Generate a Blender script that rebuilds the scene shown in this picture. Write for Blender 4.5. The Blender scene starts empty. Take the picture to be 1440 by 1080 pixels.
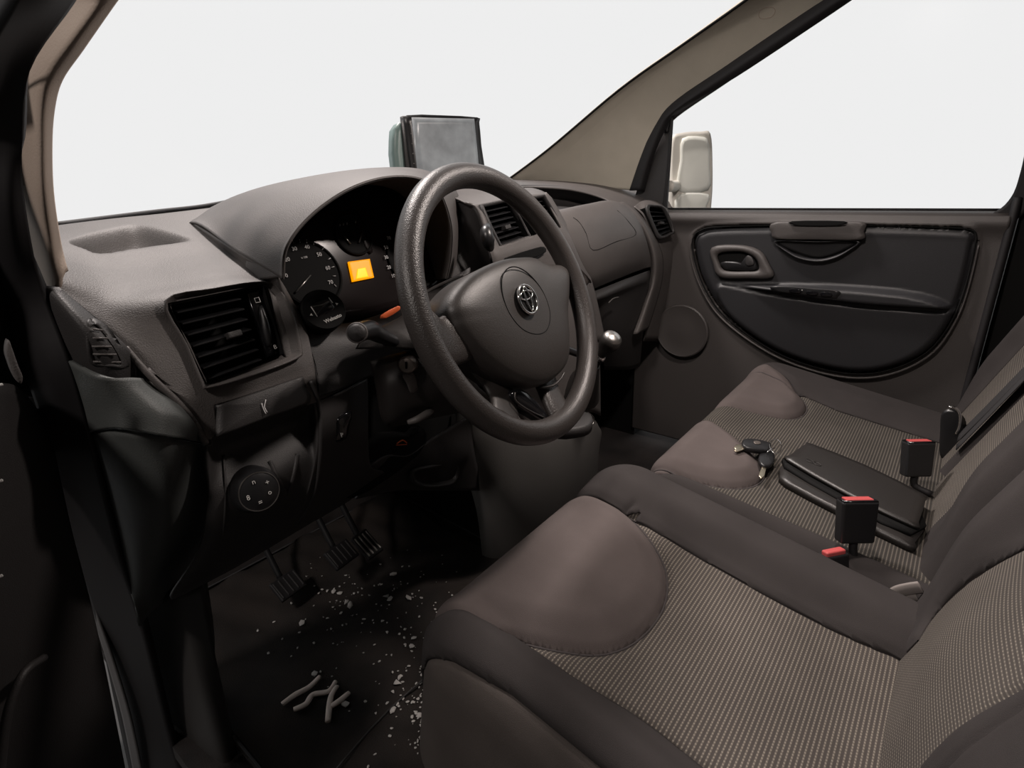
import bpy, bmesh, math, random
import numpy as np
from mathutils import Vector, Matrix
rnd = random.Random(7)
sc = bpy.context.scene
col = sc.collection
# ------------------------------------------------------------------ camera
CAM = np.array([-0.9525, -0.0538, 0.919]); FPX = 781.0
_ya, _pi, _ro = [math.radians(a) for a in (50.85, 20.49, -2.31)]
_f = np.array([math.sin(_ya)*math.cos(_pi), math.cos(_ya)*math.cos(_pi), -math.sin(_pi)])
_r = np.array([math.cos(_ya), -math.sin(_ya), 0.0]); _u = np.cross(_r, _f)
CR = math.cos(_ro)*_r + math.sin(_ro)*_u; CU = -math.sin(_ro)*_r + math.cos(_ro)*_u
cd = bpy.data.cameras.new('camera'); cam = bpy.data.objects.new('camera', cd); col.objects.link(cam)
cam.matrix_world = Matrix(((CR[0], CU[0], -_f[0], CAM[0]), (CR[1], CU[1], -_f[1], CAM[1]), (CR[2], CU[2], -_f[2], CAM[2]), (0, 0, 0, 1)))
cd.sensor_fit = 'HORIZONTAL'; cd.sensor_width = 36.0; cd.lens = FPX/1440*36.0; cd.clip_start = 0.01
sc.camera = cam
# ------------------------------------------------------------------ world, lights, exposure
wd = bpy.data.worlds.new('world'); sc.world = wd; wd.use_nodes = True
bgn = wd.node_tree.nodes['Background']; bgn.inputs[0].default_value = (0.885, 0.885, 0.885, 1); bgn.inputs[1].default_value = 1.0
sc.view_settings.view_transform = 'Standard'; sc.view_settings.look = 'None'
sc.view_settings.exposure = 0.0; sc.view_settings.gamma = 1.0; sc.view_settings.use_curve_mapping = False

def area(name, loc, target, size, power, color):
    ld = bpy.data.lights.new(name, 'AREA'); ld.shape = 'DISK'; ld.size = size; ld.energy = power; ld.color = color
    o = bpy.data.objects.new(name, ld); col.objects.link(o); o.location = loc
    o.rotation_euler = (Vector(target)-Vector(loc)).to_track_quat('-Z', 'Y').to_euler()
    return o
area('garage_lamp', (-2.4, 0.1, 2.7), (-0.3, 0.4, 0.5), 0.30, 30, (1.0, 0.90, 0.84))
area('front_lamp', (0.15, 1.75, 3.0), (-0.1, 0.3, 0.4), 0.35, 95, (1.0, 0.90, 0.85))
area('cab_lamp', (0.0, 0.17, 1.300), (0.0, 0.27, 0.0), 0.09, 7.5, (1.0, 0.88, 0.81))

# ------------------------------------------------------------------ picture geometry helpers
def ray(px, py): return CR*((px-720)/FPX) + CU*(-(py-540)/FPX) + _f
def P(px, py, **k):
    d = ray(px, py); a, v = list(k.items())[0]; i = 'xyz'.index(a)
    return CAM + d*(v-CAM[i])/d[i]
def PP(px, py, O, N):
    d = ray(px, py); return CAM + d*(((O-CAM) @ N)/(d @ N))
def proj(X):
    d = np.asarray(X)-CAM; z = d @ _f
    return np.stack([720+FPX*(d @ CR)/z, 540-FPX*(d @ CU)/z], -1)
def A(*v): return np.array(v, float)
def unit(v): v = np.asarray(v, float); return v/np.linalg.norm(v)

# ------------------------------------------------------------------ materials
def new_mat(name):
    m = bpy.data.materials.new(name); m.use_nodes = True
    return m, m.node_tree.nodes, m.node_tree.links, m.node_tree.nodes['Principled BSDF']
def plain(name, colr, rough=.5, metal=0., bump=0., bscale=900., spec=.5, mottle=0., mscale=14.):
    m, N, L, b = new_mat(name)
    b.inputs['Base Color'].default_value = (*colr, 1); b.inputs['Roughness'].default_value = rough
    b.inputs['Metallic'].default_value = metal; b.inputs['Specular IOR Level'].default_value = spec
    tc = N.new('ShaderNodeTexCoord')
    if bump:
        t = N.new('ShaderNodeTexNoise'); t.inputs['Scale'].default_value = bscale; t.inputs['Detail'].default_value = 2
        L.new(tc.outputs['Object'], t.inputs['Vector'])
        bp = N.new('ShaderNodeBump'); bp.inputs['Strength'].default_value = bump; bp.inputs['Distance'].default_value = .001
        L.new(t.outputs['Fac'], bp.inputs['Height']); L.new(bp.outputs[0], b.inputs['Normal'])
    if mottle:
        t2 = N.new('ShaderNodeTexNoise'); t2.inputs['Scale'].default_value = mscale; t2.inputs['Detail'].default_value = 5
        L.new(tc.outputs['Object'], t2.inputs['Vector'])
        r = N.new('ShaderNodeMapRange'); r.inputs[1].default_value = .3; r.inputs[2].default_value = .7
        r.inputs[3].default_value = 1-mottle; r.inputs[4].default_value = 1+mottle
        L.new(t2.outputs['Fac'], r.inputs[0])
        mx = N.new('ShaderNodeVectorMath'); mx.operation = 'SCALE'; mx.inputs[0].default_value = colr
        L.new(r.outputs[0], mx.inputs['Scale']); L.new(mx.outputs[0], b.inputs['Base Color'])
    return m
def emit(name, colr, s):
    m, N, L, b = new_mat(name)
    b.inputs['Base Color'].default_value = (*[c*.12 for c in colr], 1); b.inputs['Emission Color'].default_value = (*colr, 1)
    b.inputs['Emission Strength'].default_value = s
    return m
def woven(name, base, dot, pu, pv, lo=.35):
    # dotted woven cloth, rows of bright stitches; runs in the cloth's own UV metres
    m, N, L, b = new_mat(name); b.inputs['Roughness'].default_value = .95; b.inputs['Specular IOR Level'].default_value = .15
    uv = N.new('ShaderNodeUVMap'); sp = N.new('ShaderNodeSeparateXYZ'); L.new(uv.outputs[0], sp.inputs[0])
    def wave(sock, per, ph=None):
        a = N.new('ShaderNodeMath'); a.operation = 'MULTIPLY'; a.inputs[1].default_value = 2*math.pi/per; L.new(sock, a.inputs[0])
        s = N.new('ShaderNodeMath'); s.operation = 'SINE'; L.new(a.outputs[0], s.inputs[0])
        r = N.new('ShaderNodeMapRange'); r.inputs[1].default_value = -.05; r.inputs[2].default_value = .95; L.new(s.outputs[0], r.inputs[0])
        return r.outputs[0]
    a = wave(sp.outputs[0], pu); c = wave(sp.outputs[1], pv)
    mm = N.new('ShaderNodeMath'); mm.operation = 'MULTIPLY_ADD'; mm.inputs[1].default_value = 1-lo; mm.inputs[2].default_value = lo
    L.new(a, mm.inputs[0])
    m2 = N.new('ShaderNodeMath'); m2.operation = 'MULTIPLY'; L.new(mm.outputs[0], m2.inputs[0]); L.new(c, m2.inputs[1])
    mx = N.new('ShaderNodeMix'); mx.data_type = 'RGBA'; mx.inputs[6].default_value = (*base, 1); mx.inputs[7].default_value = (*dot, 1)
    L.new(m2.outputs[0], mx.inputs[0])
    tc = N.new('ShaderNodeTexCoord'); nz = N.new('ShaderNodeTexNoise'); nz.inputs['Scale'].default_value = 7; nz.inputs['Detail'].default_value = 5
    L.new(tc.outputs['Object'], nz.inputs['Vector'])
    r = N.new('ShaderNodeMapRange'); r.inputs[1].default_value = .3; r.inputs[2].default_value = .7; r.inputs[3].default_value = .82; r.inputs[4].default_value = 1.15
    L.new(nz.outputs['Fac'], r.inputs[0])
    vm = N.new('ShaderNodeVectorMath'); vm.operation = 'SCALE'; L.new(mx.outputs[2], vm.inputs[0]); L.new(r.outputs[0], vm.inputs['Scale'])
    L.new(vm.outputs[0], b.inputs['Base Color'])
    bp = N.new('ShaderNodeBump'); bp.inputs['Strength'].default_value = .5; bp.inputs['Distance'].default_value = .0008
    L.new(m2.outputs[0], bp.inputs['Height']); L.new(bp.outputs[0], b.inputs['Normal'])
    return m
def glassy(name):
    m, N, L, b = new_mat(name)
    t = N.new('ShaderNodeBsdfTransparent'); t.inputs[0].default_value = (.985, .985, .985, 1)
    g = N.new('ShaderNodeBsdfGlossy'); g.inputs['Roughness'].default_value = .25
    mx = N.new('ShaderNodeMixShader'); mx.inputs[0].default_value = .003
    L.new(t.outputs[0], mx.inputs[1]); L.new(g.outputs[0], mx.inputs[2])
    L.new(mx.outputs[0], N['Material Output'].inputs[0])
    return m
M = {}
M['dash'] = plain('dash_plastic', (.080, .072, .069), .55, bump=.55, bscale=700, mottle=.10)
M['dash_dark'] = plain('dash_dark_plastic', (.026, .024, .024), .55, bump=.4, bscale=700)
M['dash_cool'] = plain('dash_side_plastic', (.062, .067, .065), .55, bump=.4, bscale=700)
M['black'] = plain('matt_black', (.006, .006, .006), .8, spec=.15)
M['black_sat'] = plain('satin_black', (.012, .012, .013), .35)
M['gloss'] = plain('gloss_black', (.006, .006, .007), .12)
M['rubber'] = plain('rubber', (.006, .005, .006), .65)
M['rim'] = plain('wheel_leather', (.036, .031, .029), .38, bump=.5, bscale=600)
M['hub'] = plain('wheel_hub_plastic', (.030, .026, .024), .45, bump=.3, bscale=800)
M['cover'] = plain('column_plastic', (.022, .019, .018), .5, bump=.3)
M['beige'] = plain('beige_trim', (.40, .325, .27), .85, bump=.3, bscale=500, mottle=.05)
M['beige_r'] = plain('beige_trim_right', (.42, .385, .32), .85, bump=.3, bscale=500, mottle=.05)
M['pad_fab'] = plain('velour_pad_cloth', (.083, .069, .066), .95, bump=.5, bscale=1500, spec=.15, mottle=.14, mscale=9)
M['plain_fab'] = plain('plain_cloth', (.034, .0300, .0295), .95, bump=.5, bscale=1500, spec=.15, mottle=.12, mscale=9)
M['side_fab'] = plain('seat_side_cloth', (.070, .060, .055), .95, bump=.5, bscale=1500, spec=.15, mottle=.12, mscale=9)
M['dots'] = woven('dotted_cloth', (.054, .047, .043), (.21, .185, .155), .0042, .0052)
M['dots_b'] = woven('dotted_cloth_bench', (.034, .031, .028), (.125, .110, .094), .0052, .0056, .5)  # darker copy of the seat cloth; light falloff to the far side put into colour
M['dots_r'] = woven('dotted_cloth_back', (.052, .046, .042), (.18, .16, .135), .0046, .0046, .3)
M['chrome'] = plain('chrome', (.85, .83, .82), .12, 1.)
M['steel'] = plain('dull_steel', (.5, .48, .46), .35, 1.)
M['red'] = plain('red_plastic', (.42, .07, .07), .35)
M['orange'] = emit('orange_display', (1.0, .34, .0), 1.1)
M['yellow'] = emit('yellow_display', (1.0, .62, .01), 1.2)
M['white'] = plain('white_print', (.55, .54, .52), .6)
M['dim_white'] = plain('dim_print', (.55, .54, .54), .6)
M['red_print'] = plain('orange_red_print', (.62, .11, .03), .5)
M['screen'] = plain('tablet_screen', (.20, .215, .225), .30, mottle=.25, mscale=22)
_b = M['screen'].node_tree.nodes['Principled BSDF']; _b.inputs['Emission Strength'].default_value = .3  # dim mottled emission stands in for the reflection on the screen
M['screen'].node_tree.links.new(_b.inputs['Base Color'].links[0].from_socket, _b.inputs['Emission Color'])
M['teal'] = plain('grey_green_plastic', (.13, .19, .18), .4)
M['glass'] = glassy('clear_glass')
M['mirror_case'] = plain('pale_mirror_case', (.72, .70, .64), .5)  # washed-out haze put into the pale case and glass colours
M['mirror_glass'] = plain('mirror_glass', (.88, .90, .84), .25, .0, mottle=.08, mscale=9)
M['carpet'] = plain('carpet', (.018, .014, .013), .95, bump=1., bscale=500, mottle=.6, mscale=9)
M['mat'] = plain('floor_mat_carpet', (.015, .011, .009), .9, bump=1., bscale=450, mottle=.7, mscale=8)
M['sill'] = plain('sill_plastic', (.035, .033, .032), .6, bump=.4)
M['chalk'] = plain('pale_rubber', (.80, .70, .64), .8)
M['crumb'] = plain('pale_crumb', (.48, .46, .44), .7)
M['paint'] = plain('body_paint', (.10, .095, .095), .5)
M['leather'] = plain('black_leather', (.020, .018, .017), .38, bump=.3, bscale=500)
M['brass'] = plain('key_blade', (.62, .55, .42), .3, 1.)
M['door'] = plain('door_plastic', (.058, .052, .050), .5, bump=.5, bscale=700)
M['door_in'] = plain('door_insert_plastic', (.017, .017, .019), .48, bump=.4, bscale=700)
M['ground'] = plain('unseen_floor_slab', (.05, .05, .05), .8)
M['garage'] = plain('unseen_garage_wall', (.07, .065, .06), .9)
M['dull'] = plain('dull_lock_metal', (.22, .19, .17), .4, .8)
M['console'] = plain('console_plastic', (.125, .120, .114), .6, bump=.4, bscale=700)
M['smoke'] = plain('smoked_plastic', (.012, .009, .009), .16, spec=.22)
M['seam'] = plain('seam_cord', (.035, .029, .029), .9)
M['strap'] = plain('belt_webbing', (.016, .015, .016), .8)
M['grey_strap'] = plain('grey_webbing', (.17, .15, .14), .8)

# ------------------------------------------------------------------ object helpers
def meta(o, label, cat, group=None, kind=None):
    if label: o['label'] = label
    if cat: o['category'] = cat
    if group: o['group'] = group
    if kind: o['kind'] = kind
    return o
def thing(name, label, cat, loc=(0, 0, 0), group=None, kind=None):
    o = bpy.data.objects.new(name, None); o.empty_display_size = .03; col.objects.link(o); o.location = Vector([float(q) for q in loc])
    return meta(o, label, cat, group, kind)
def world_loc(o):
    v = Vector(o.location)
    while o.parent: o = o.parent; v += Vector(o.location)
    return v
def link(name, me, mat, parent=None, smooth=True, org=None):
    o = bpy.data.objects.new(name, me); col.objects.link(o)
    if mat is not None and not me.materials: me.materials.append(M[mat] if isinstance(mat, str) else mat)
    if smooth: me.polygons.foreach_set('use_smooth', [True]*len(me.polygons))
    # vertices arrive in world space: move them round the part's own origin
    n = len(me.vertices)
    if n:
        co = np.empty(n*3); me.vertices.foreach_get('co', co); co = co.reshape(-1, 3)
        c = co.mean(0) if org is None else np.array(org, float)
        me.vertices.foreach_set('co', (co-c).ravel()); me.update()
        base = world_loc(parent) if parent else Vector((0, 0, 0))
        o.location = Vector([float(q) for q in c]) - base
    if parent: o.parent = parent
    return o
def raw(name, V, Fc, mat, parent=None, smooth=True, solid=0, face_cam=False, auto=None, bevel=0):
    V = np.asarray(V, float); me = bpy.data.meshes.new(name)
    if face_cam and len(Fc):
        s = 0
        for f in Fc[::max(1, len(Fc)//400)]:
            a, b, c = V[f[0]], V[f[1]], V[f[2]]; s += np.cross(b-a, c-a) @ (CAM-a)/ (np.linalg.norm(np.cross(b-a, c-a))+1e-12)/(np.linalg.norm(CAM-a)+1e-9)
        if s < 0: Fc = [tuple(reversed(f)) for f in Fc]
    me.from_pydata(V.tolist(), [], [tuple(int(i) for i in f) for f in Fc]); me.update()
    o = link(name, me, mat, parent, smooth)
    if solid:
        md = o.modifiers.new('solid', 'SOLIDIFY'); md.thickness = solid; md.offset = -1
    if bevel:
        md = o.modifiers.new('bevel', 'BEVEL'); md.width = bevel; md.segments = 2; md.limit_method = 'ANGLE'; md.angle_limit = .6
    return o
def cr(p, n, closed=False):
    # centripetal-ish Catmull-Rom through control points
    p = np.asarray(p, float); m = len(p); out = []
    segs = m if closed else m-1
    for i in range(segs):
        if closed: a, b, c, d = p[(i-1) % m], p[i], p[(i+1) % m], p[(i+2) % m]
        else: a, b, c, d = p[max(i-1, 0)], p[i], p[i+1], p[min(i+2, m-1)]
        for k in range(n):
            t = k/n
            out.append(.5*((2*b)+(c-a)*t+(2*a-5*b+4*c-d)*t*t+(3*b-a-3*c+d)*t**3))
    if not closed: out.append(p[-1])
    return np.array(out)
def seg_dist(q, poly, closed=True):
    # distance of 2D points q to a polyline, nearest point, inside flag
    a = poly if closed else poly[:-1]; b = np.roll(poly, -1, 0) if closed else poly[1:]
    best = np.full(len(q), 1e9); near = np.zeros_like(q); ins = np.zeros(len(q), bool)
    for s, e in zip(a, b):
        d = e-s; t = np.clip(((q-s) @ d)/(d @ d+1e-15), 0, 1); c = s+t[:, None]*d; r = np.hypot(*(q-c).T)
        k = r < best; best[k] = r[k]; near[k] = c[k]
        if closed:
            y = q[:, 1]; cond = (s[1] > y) != (e[1] > y)
            if abs(e[1]-s[1]) > 1e-12: ins ^= cond & (q[:, 0] < (e[0]-s[0])*(y-s[1])/(e[1]-s[1])+s[0])
    return best, near, ins
def sm(x): x = np.clip(x, 0, 1); return x*x*(3-2*x)
def patch(name, rows, mat, parent=None, n=6, solid=.004, holes=(), dents=(), y=None, nu=None):
    """smooth sheet through a grid of control points. entry: (px,py,y) on the plane of that depth, or a 3-vector array"""
    G = []
    for r in rows:
        yy = None
        if isinstance(r, tuple) and len(r) == 2 and isinstance(r[0], (int, float)) and isinstance(r[1], list): yy, r = r
        row = []
        for e in r:
            if isinstance(e, np.ndarray): row.append(e)
            elif len(e) == 2: row.append(P(e[0], e[1], y=yy))
            else: row.append(P(e[0], e[1], y=e[2]))
        G.append(row)
    G = np.array(G); nu = nu or n
    H = np.array([cr(G[i], nu) for i in range(G.shape[0])])
    S = cr(H.reshape(G.shape[0], -1), n).reshape(-1, H.shape[1], 3)
    R, C = S.shape[:2]
    if dents:
        du = np.gradient(S, axis=1); dv = np.gradient(S, axis=0); nn = np.cross(du, dv); nn /= np.linalg.norm(nn, axis=2)[..., None]+1e-12
        if ((nn*(CAM-S)).sum(2)).mean() < 0: nn = -nn
        px = proj(S.reshape(-1, 3))
        for poly, depth, soft in dents:
            d, _, ins = seg_dist(px, np.array(cr(poly, 6, True)) if len(poly) > 4 else np.array(poly, float))
            w = (sm(np.where(ins, d, 0)/soft)).reshape(R, C)
            S = S-nn*(w*depth)[..., None]
    F = []
    for i in range(R-1):
        for j in range(C-1):
            if any(h[0]*n <= i < h[1]*n and h[2]*nu <= j < h[3]*nu for h in holes): continue
            F.append((i*C+j, i*C+j+1, (i+1)*C+j+1, (i+1)*C+j))
    return raw(name, S.reshape(-1, 3), F, mat, parent, solid=solid, face_cam=True)
def pad(name, pts, nrm, mat, parent=None, dome=.004, back=.01, rings=6, smooth_n=5, flat=.0, power=2.0, closed_cr=True):
    """solid pad: closed outline in 3D, domed towards nrm, with a wall going back"""
    p = cr(pts, smooth_n, True) if closed_cr else np.asarray(pts, float)
    n = unit(nrm); m = len(p); c = p.mean(0); V = [p-n*back]; V.append(p.copy())
    for k in range(1, rings):
        s = 1-(k/rings)**1.0*(1-flat)
        h = dome*(1-s**power)
        V.append(c+(p-c)*s+n*h)
    V = np.concatenate(V); F = []
    R = rings+1
    for k in range(R-1):
        for i in range(m): F.append((k*m+i, k*m+(i+1) % m, (k+1)*m+(i+1) % m, (k+1)*m+i))
    V = np.vstack([V, c+n*dome, c-n*back]); t = len(V)-2
    for i in range(m):
        F.append(((R-1)*m+i, (R-1)*m+(i+1) % m, t)); F.append(((i+1) % m, i, t+1))
    o = raw(name, V, F, mat, parent)
    fix(o); return o
def fix(o):
    bm = bmesh.new(); bm.from_mesh(o.data); bmesh.ops.recalc_face_normals(bm, faces=bm.faces); bm.to_mesh(o.data); bm.free()
def sharp(o, ang=40):
    md = o.modifiers.new('split', 'EDGE_SPLIT'); md.split_angle = math.radians(ang)
def bezel(name, outer, inner, nrm, mat, parent=None, h=.004, back=.006, smooth_n=4, prof=((0, 0), (.25, .8), (.5, 1), (.75, .8), (1, 0))):
    o_ = cr(outer, smooth_n, True); i_ = cr(inner, smooth_n, True); n = unit(nrm); m = len(o_)
    V = [o_-n*back]
    for t, hh in prof: V.append(o_*(1-t)+i_*t+n*h*hh)
    V.append(i_-n*back); R = len(V); V = np.concatenate(V); F = []
    for k in range(R):
        k2 = (k+1) % R
        for i in range(m): F.append((k*m+i, k*m+(i+1) % m, k2*m+(i+1) % m, k2*m+i))
    ob = raw(name, V, F, mat, parent); fix(ob); return ob
def tube(name, pts, r, mat, parent=None, closed=False, seg=10, n=6, flat=1.0, raw_pts=False):
    p = np.asarray(pts, float) if raw_pts else cr(pts, n, closed); m = len(p)
    rr = np.full(m, r, float) if np.isscalar(r) else np.interp(np.linspace(0, 1, m), np.linspace(0, 1, len(r)), r)
    t = np.gradient(p, axis=0)
    if closed: t = np.roll(p, -1, 0)-np.roll(p, 1, 0)
    t /= np.linalg.norm(t, axis=1)[:, None]+1e-12
    up = A(0, 0, 1) if abs(t[0][2]) < .9 else A(1, 0, 0)
    V = []; x = unit(np.cross(t[0], up))
    for i in range(m):
        x = unit(x-t[i]*(x @ t[i])); yv = np.cross(t[i], x)
        for k in range(seg):
            a = 2*math.pi*k/seg; V.append(p[i]+rr[i]*(math.cos(a)*x+flat*math.sin(a)*yv))
    F = []
    for i in range(m if closed else m-1):
        j = (i+1) % m
        for k in range(seg): F.append((i*seg+k, i*seg+(k+1) % seg, j*seg+(k+1) % seg, j*seg+k))
    if not closed: F.append(tuple(range(seg))[::-1]); F.append(tuple((m-1)*seg+k for k in range(seg)))
    o = raw(name, V, F, mat, parent); fix(o); return o
def basisn(xd, n):
    n = unit(n); x = unit(np.asarray(xd, float)-n*(np.asarray(xd, float) @ n)); return np.stack([x, np.cross(n, x), n], 1)
def basis(xd, yd=None, zd=None):
    """orthonormal columns x,y,z; give x and z (or x and y)"""
    x = unit(xd)
    if zd is not None: z = unit(np.asarray(zd)-x*(np.asarray(zd) @ x)); y = np.cross(z, x)
    else: y = unit(np.asarray(yd)-x*(np.asarray(yd) @ x)); z = np.cross(x, y)
    return np.stack([x, y, z], 1)
def rbox(name, c, size, B, mat, parent=None, bevel=.002, seg=2, taper=None):
    bm = bmesh.new(); bmesh.ops.create_cube(bm, size=1)
    for v in bm.verts:
        k = 1.0
        if taper and v.co.z > 0: k = taper
        v.co = Vector((v.co.x*size[0]*k, v.co.y*size[1]*k, v.co.z*size[2]))
    if bevel: bmesh.ops.bevel(bm, geom=list(bm.edges), offset=bevel, segments=seg, profile=.5, affect='EDGES')
    for v in bm.verts: q = B @ np.array(v.co)+c; v.co = Vector([float(t) for t in q])
    bmesh.ops.recalc_face_normals(bm, faces=bm.faces)
    me = bpy.data.meshes.new(name); bm.to_mesh(me); bm.free()
    o = link(name, me, mat, parent, smooth=False); return o
I3 = np.eye(3)
def lathe(name, prof, c, axis, mat, parent=None, seg=28, sx=1., xd=None):
    z = unit(axis); xd = A(1, 0, 0) if xd is None else xd
    if abs(unit(xd) @ z) > .95: xd = A(0, 0, 1)
    B = basis(xd, zd=z) if False else None
    x = unit(np.asarray(xd)-z*(np.asarray(xd) @ z)); y = np.cross(z, x); V = []
    for r, h in prof:
        for k in range(seg):
            a = 2*math.pi*k/seg; V.append(c+x*r*sx*math.cos(a)+y*r*math.sin(a)+z*h)
    F = []
    for i in range(len(prof)-1):
        for k in range(seg): F.append((i*seg+k, i*seg+(k+1) % seg, (i+1)*seg+(k+1) % seg, (i+1)*seg+k))
    F.append(tuple(range(seg))[::-1]); F.append(tuple((len(prof)-1)*seg+k for k in range(seg)))
    o = raw(name, V, F, mat, parent); fix(o); sharp(o, 50); return o
def text(name, s, c, B, size, mat, parent=None, extr=.0003, bold=0, shear=0):
    cu = bpy.data.curves.new(name, 'FONT'); cu.body = s; cu.size = size; cu.align_x = 'CENTER'; cu.align_y = 'CENTER'; cu.extrude = extr; cu.offset = bold; cu.shear = shear; cu.resolution_u = 2
    tmp = bpy.data.objects.new('tmp_text', cu); col.objects.link(tmp)
    bpy.context.view_layer.update()
    me = bpy.data.meshes.new_from_object(tmp.evaluated_get(bpy.context.evaluated_depsgraph_get()))
    bpy.data.objects.remove(tmp); bpy.data.curves.remove(cu)
    co = np.empty(len(me.vertices)*3); me.vertices.foreach_get('co', co); co = co.reshape(-1, 3) @ B.T + c
    me.vertices.foreach_set('co', co.ravel()); me.name = name; me.materials.clear()
    return link(name, me, mat, parent, smooth=False)

from mathutils.bvhtree import BVHTree
_bvh = {}
def RC(px, py, objs, off=.0):
    """point where the line of sight meets the given parts, lifted off by their normal"""
    best = None; d = Vector([float(q) for q in unit(ray(px, py))])
    for o in objs:
        if o.name not in _bvh:
            wl = world_loc(o); _bvh[o.name] = BVHTree.FromPolygons([v.co+wl for v in o.data.vertices], [tuple(p.vertices) for p in o.data.polygons])
        h = _bvh[o.name].ray_cast(Vector([float(q) for q in CAM]), d)
        if h[0] is not None and (best is None or h[3] < best[3]): best = h
    if best is None: raise RuntimeError('no surface at %s %s' % (px, py))
    n = best[1] if best[1].dot(d) < 0 else -best[1]
    return np.array(best[0]+n*off)
# ------------------------------------------------------------------ structure: ground, floor, shell
def box_struct(name, lo, hi, mat, label, cat):
    lo, hi = np.array(lo, float), np.array(hi, float)
    o = rbox(name, (lo+hi)/2, hi-lo, I3, mat, None, bevel=0)
    return meta(o, label, cat, kind='structure')
box_struct('ground', (-4, -4, -.50), (4, 4, -.42), 'ground', 'unseen dark slab under the vehicle, added to block light from below', 'ground')  # unseen slab added to stop light coming up from below
box_struct('wall_left_added', (-3.4, -3.2, -.42), (-3.3, 3.0, 3.0), 'garage', 'unseen dim garage wall beyond the driver side, added to cut ambient light', 'garage wall')  # unseen garage walls and ceiling added to cut the ambient light
box_struct('wall_rear_added', (-3.4, -3.3, -.42), (3.0, -3.2, 3.0), 'garage', 'unseen dim garage wall behind the vehicle, added to cut ambient light', 'garage wall')
box_struct('ceiling_added', (-3.4, -3.3, 3.0), (3.0, 1.2, 3.1), 'garage', 'unseen dim garage ceiling above the vehicle, added to cut ambient light', 'ceiling')
box_struct('floor', (-.80, -.60, -.05), (.86, 1.45, -.012), 'carpet', 'dark carpeted cab floor under the seats and the dashboard', 'floor')
box_struct('ceiling', (-.74, -1.2, 1.33), (.74, .26, 1.36), 'beige_r', 'pale cab roof lining above the seats', 'ceiling')
box_struct('cowl', (-.80, 1.0, .775), (.86, 1.46, .80), 'black', 'black cowl under the windscreen base', 'cowl')  # unseen panel added to keep lamp light from leaking onto the footwell floor
box_struct('wall_kick', (.80, .79, -.05), (.86, 1.46, .80), 'black', 'black kick panel in the passenger footwell ahead of the door', 'kick panel')
box_struct('wall_back', (-.80, -.62, -.05), (.86, -.58, 1.33), 'black', 'black bulkhead behind the seats', 'bulkhead')
dl = thing('dome_lamp', 'small cab lamp on the roof lining above the front seats', 'lamp', (0, .17, 1.33))
rbox('lamp_housing', A(0, .17, 1.321), (.16, .12, .018), I3, 'beige_r', dl, bevel=.004)
box_struct('wall_front', (-.80, 1.42, -.05), (.86, 1.46, .80), 'black', 'black firewall behind the pedals', 'firewall')

# right A pillar
pr = thing('trim_2', 'pale grey right windscreen pillar trim rising from the dashboard to the roof', 'pillar trim', P(800, 255, y=1.0), kind='structure')
pc = patch('pillar_cover', [
    [P(700, 262, x=.66), P(770, 210, x=.68), P(870, 126, x=.69), P(960, 62, x=.68), P(1048, 0, x=.65), P(1120, -55, x=.62), A(.60, .27, 1.34)],
    [P(790, 262, x=.76), P(825, 215, x=.745), P(900, 135, x=.735), P(985, 70, x=.715), P(1085, 0, x=.69), P(1150, -50, x=.66), A(.65, .24, 1.33)],
    [P(896, 268, x=.815), P(910, 222, x=.805), P(944, 156, x=.79), P(1030, 97, x=.775), P(1148, 18, x=.745), P(1210, -22, x=.715), A(.70, .20, 1.33)]],
    'beige_r', pr, n=8, solid=.006)
tube('edge_bead', [P(700, 263, x=.66), P(770, 211, x=.68), P(870, 127, x=.69), P(960, 63, x=.68), P(1048, 1, x=.65), P(1120, -54, x=.62)], .0034, 'black', pr)
tube('embossed_mark', [RC(a, b, [pc], .0003) for a, b in ((1067, 20), (1072, 12), (1086, 10), (1090, 16), (1084, 24), (1070, 26))], .0006, 'beige', pr, closed=True, n=3, seg=6)
rs = thing('trim_4', 'black rubber door seal running up beside the right pillar trim', 'door seal', P(930, 200, x=.79), kind='structure')
patch('seal_strip', [
    [P(885, 268, x=.80), P(902, 218, x=.795), P(922, 172, x=.79), P(945, 145, x=.78), P(1022, 90, x=.765), P(1136, 13, x=.735), P(1200, -32, x=.71)],
    [P(897, 268, x=.79), P(911, 222, x=.785), P(929, 178, x=.78), P(950, 154, x=.77), P(1028, 101, x=.755), P(1150, 20, x=.725), P(1205, -16, x=.70)],
    [P(906, 270, x=.81), P(918, 224, x=.80), P(935, 184, x=.795), P(952, 158, x=.785), P(1036, 108, x=.77), P(1160, 26, x=.74), P(1210, -8, x=.72)]],
    'rubber', rs, n=6, solid=.008)
patch('window_frame', [
    [P(928, 178, x=.80), P(948, 156, x=.80), P(1035, 103, x=.79), P(1158, 22, x=.77), P(1215, -14, x=.76)],
    [P(938, 186, x=.80), P(951, 164, x=.80), P(1046, 100, x=.79), P(1180, 8, x=.77), P(1222, -20, x=.76)]],
    'rubber', rs, n=6, solid=.010)

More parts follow.
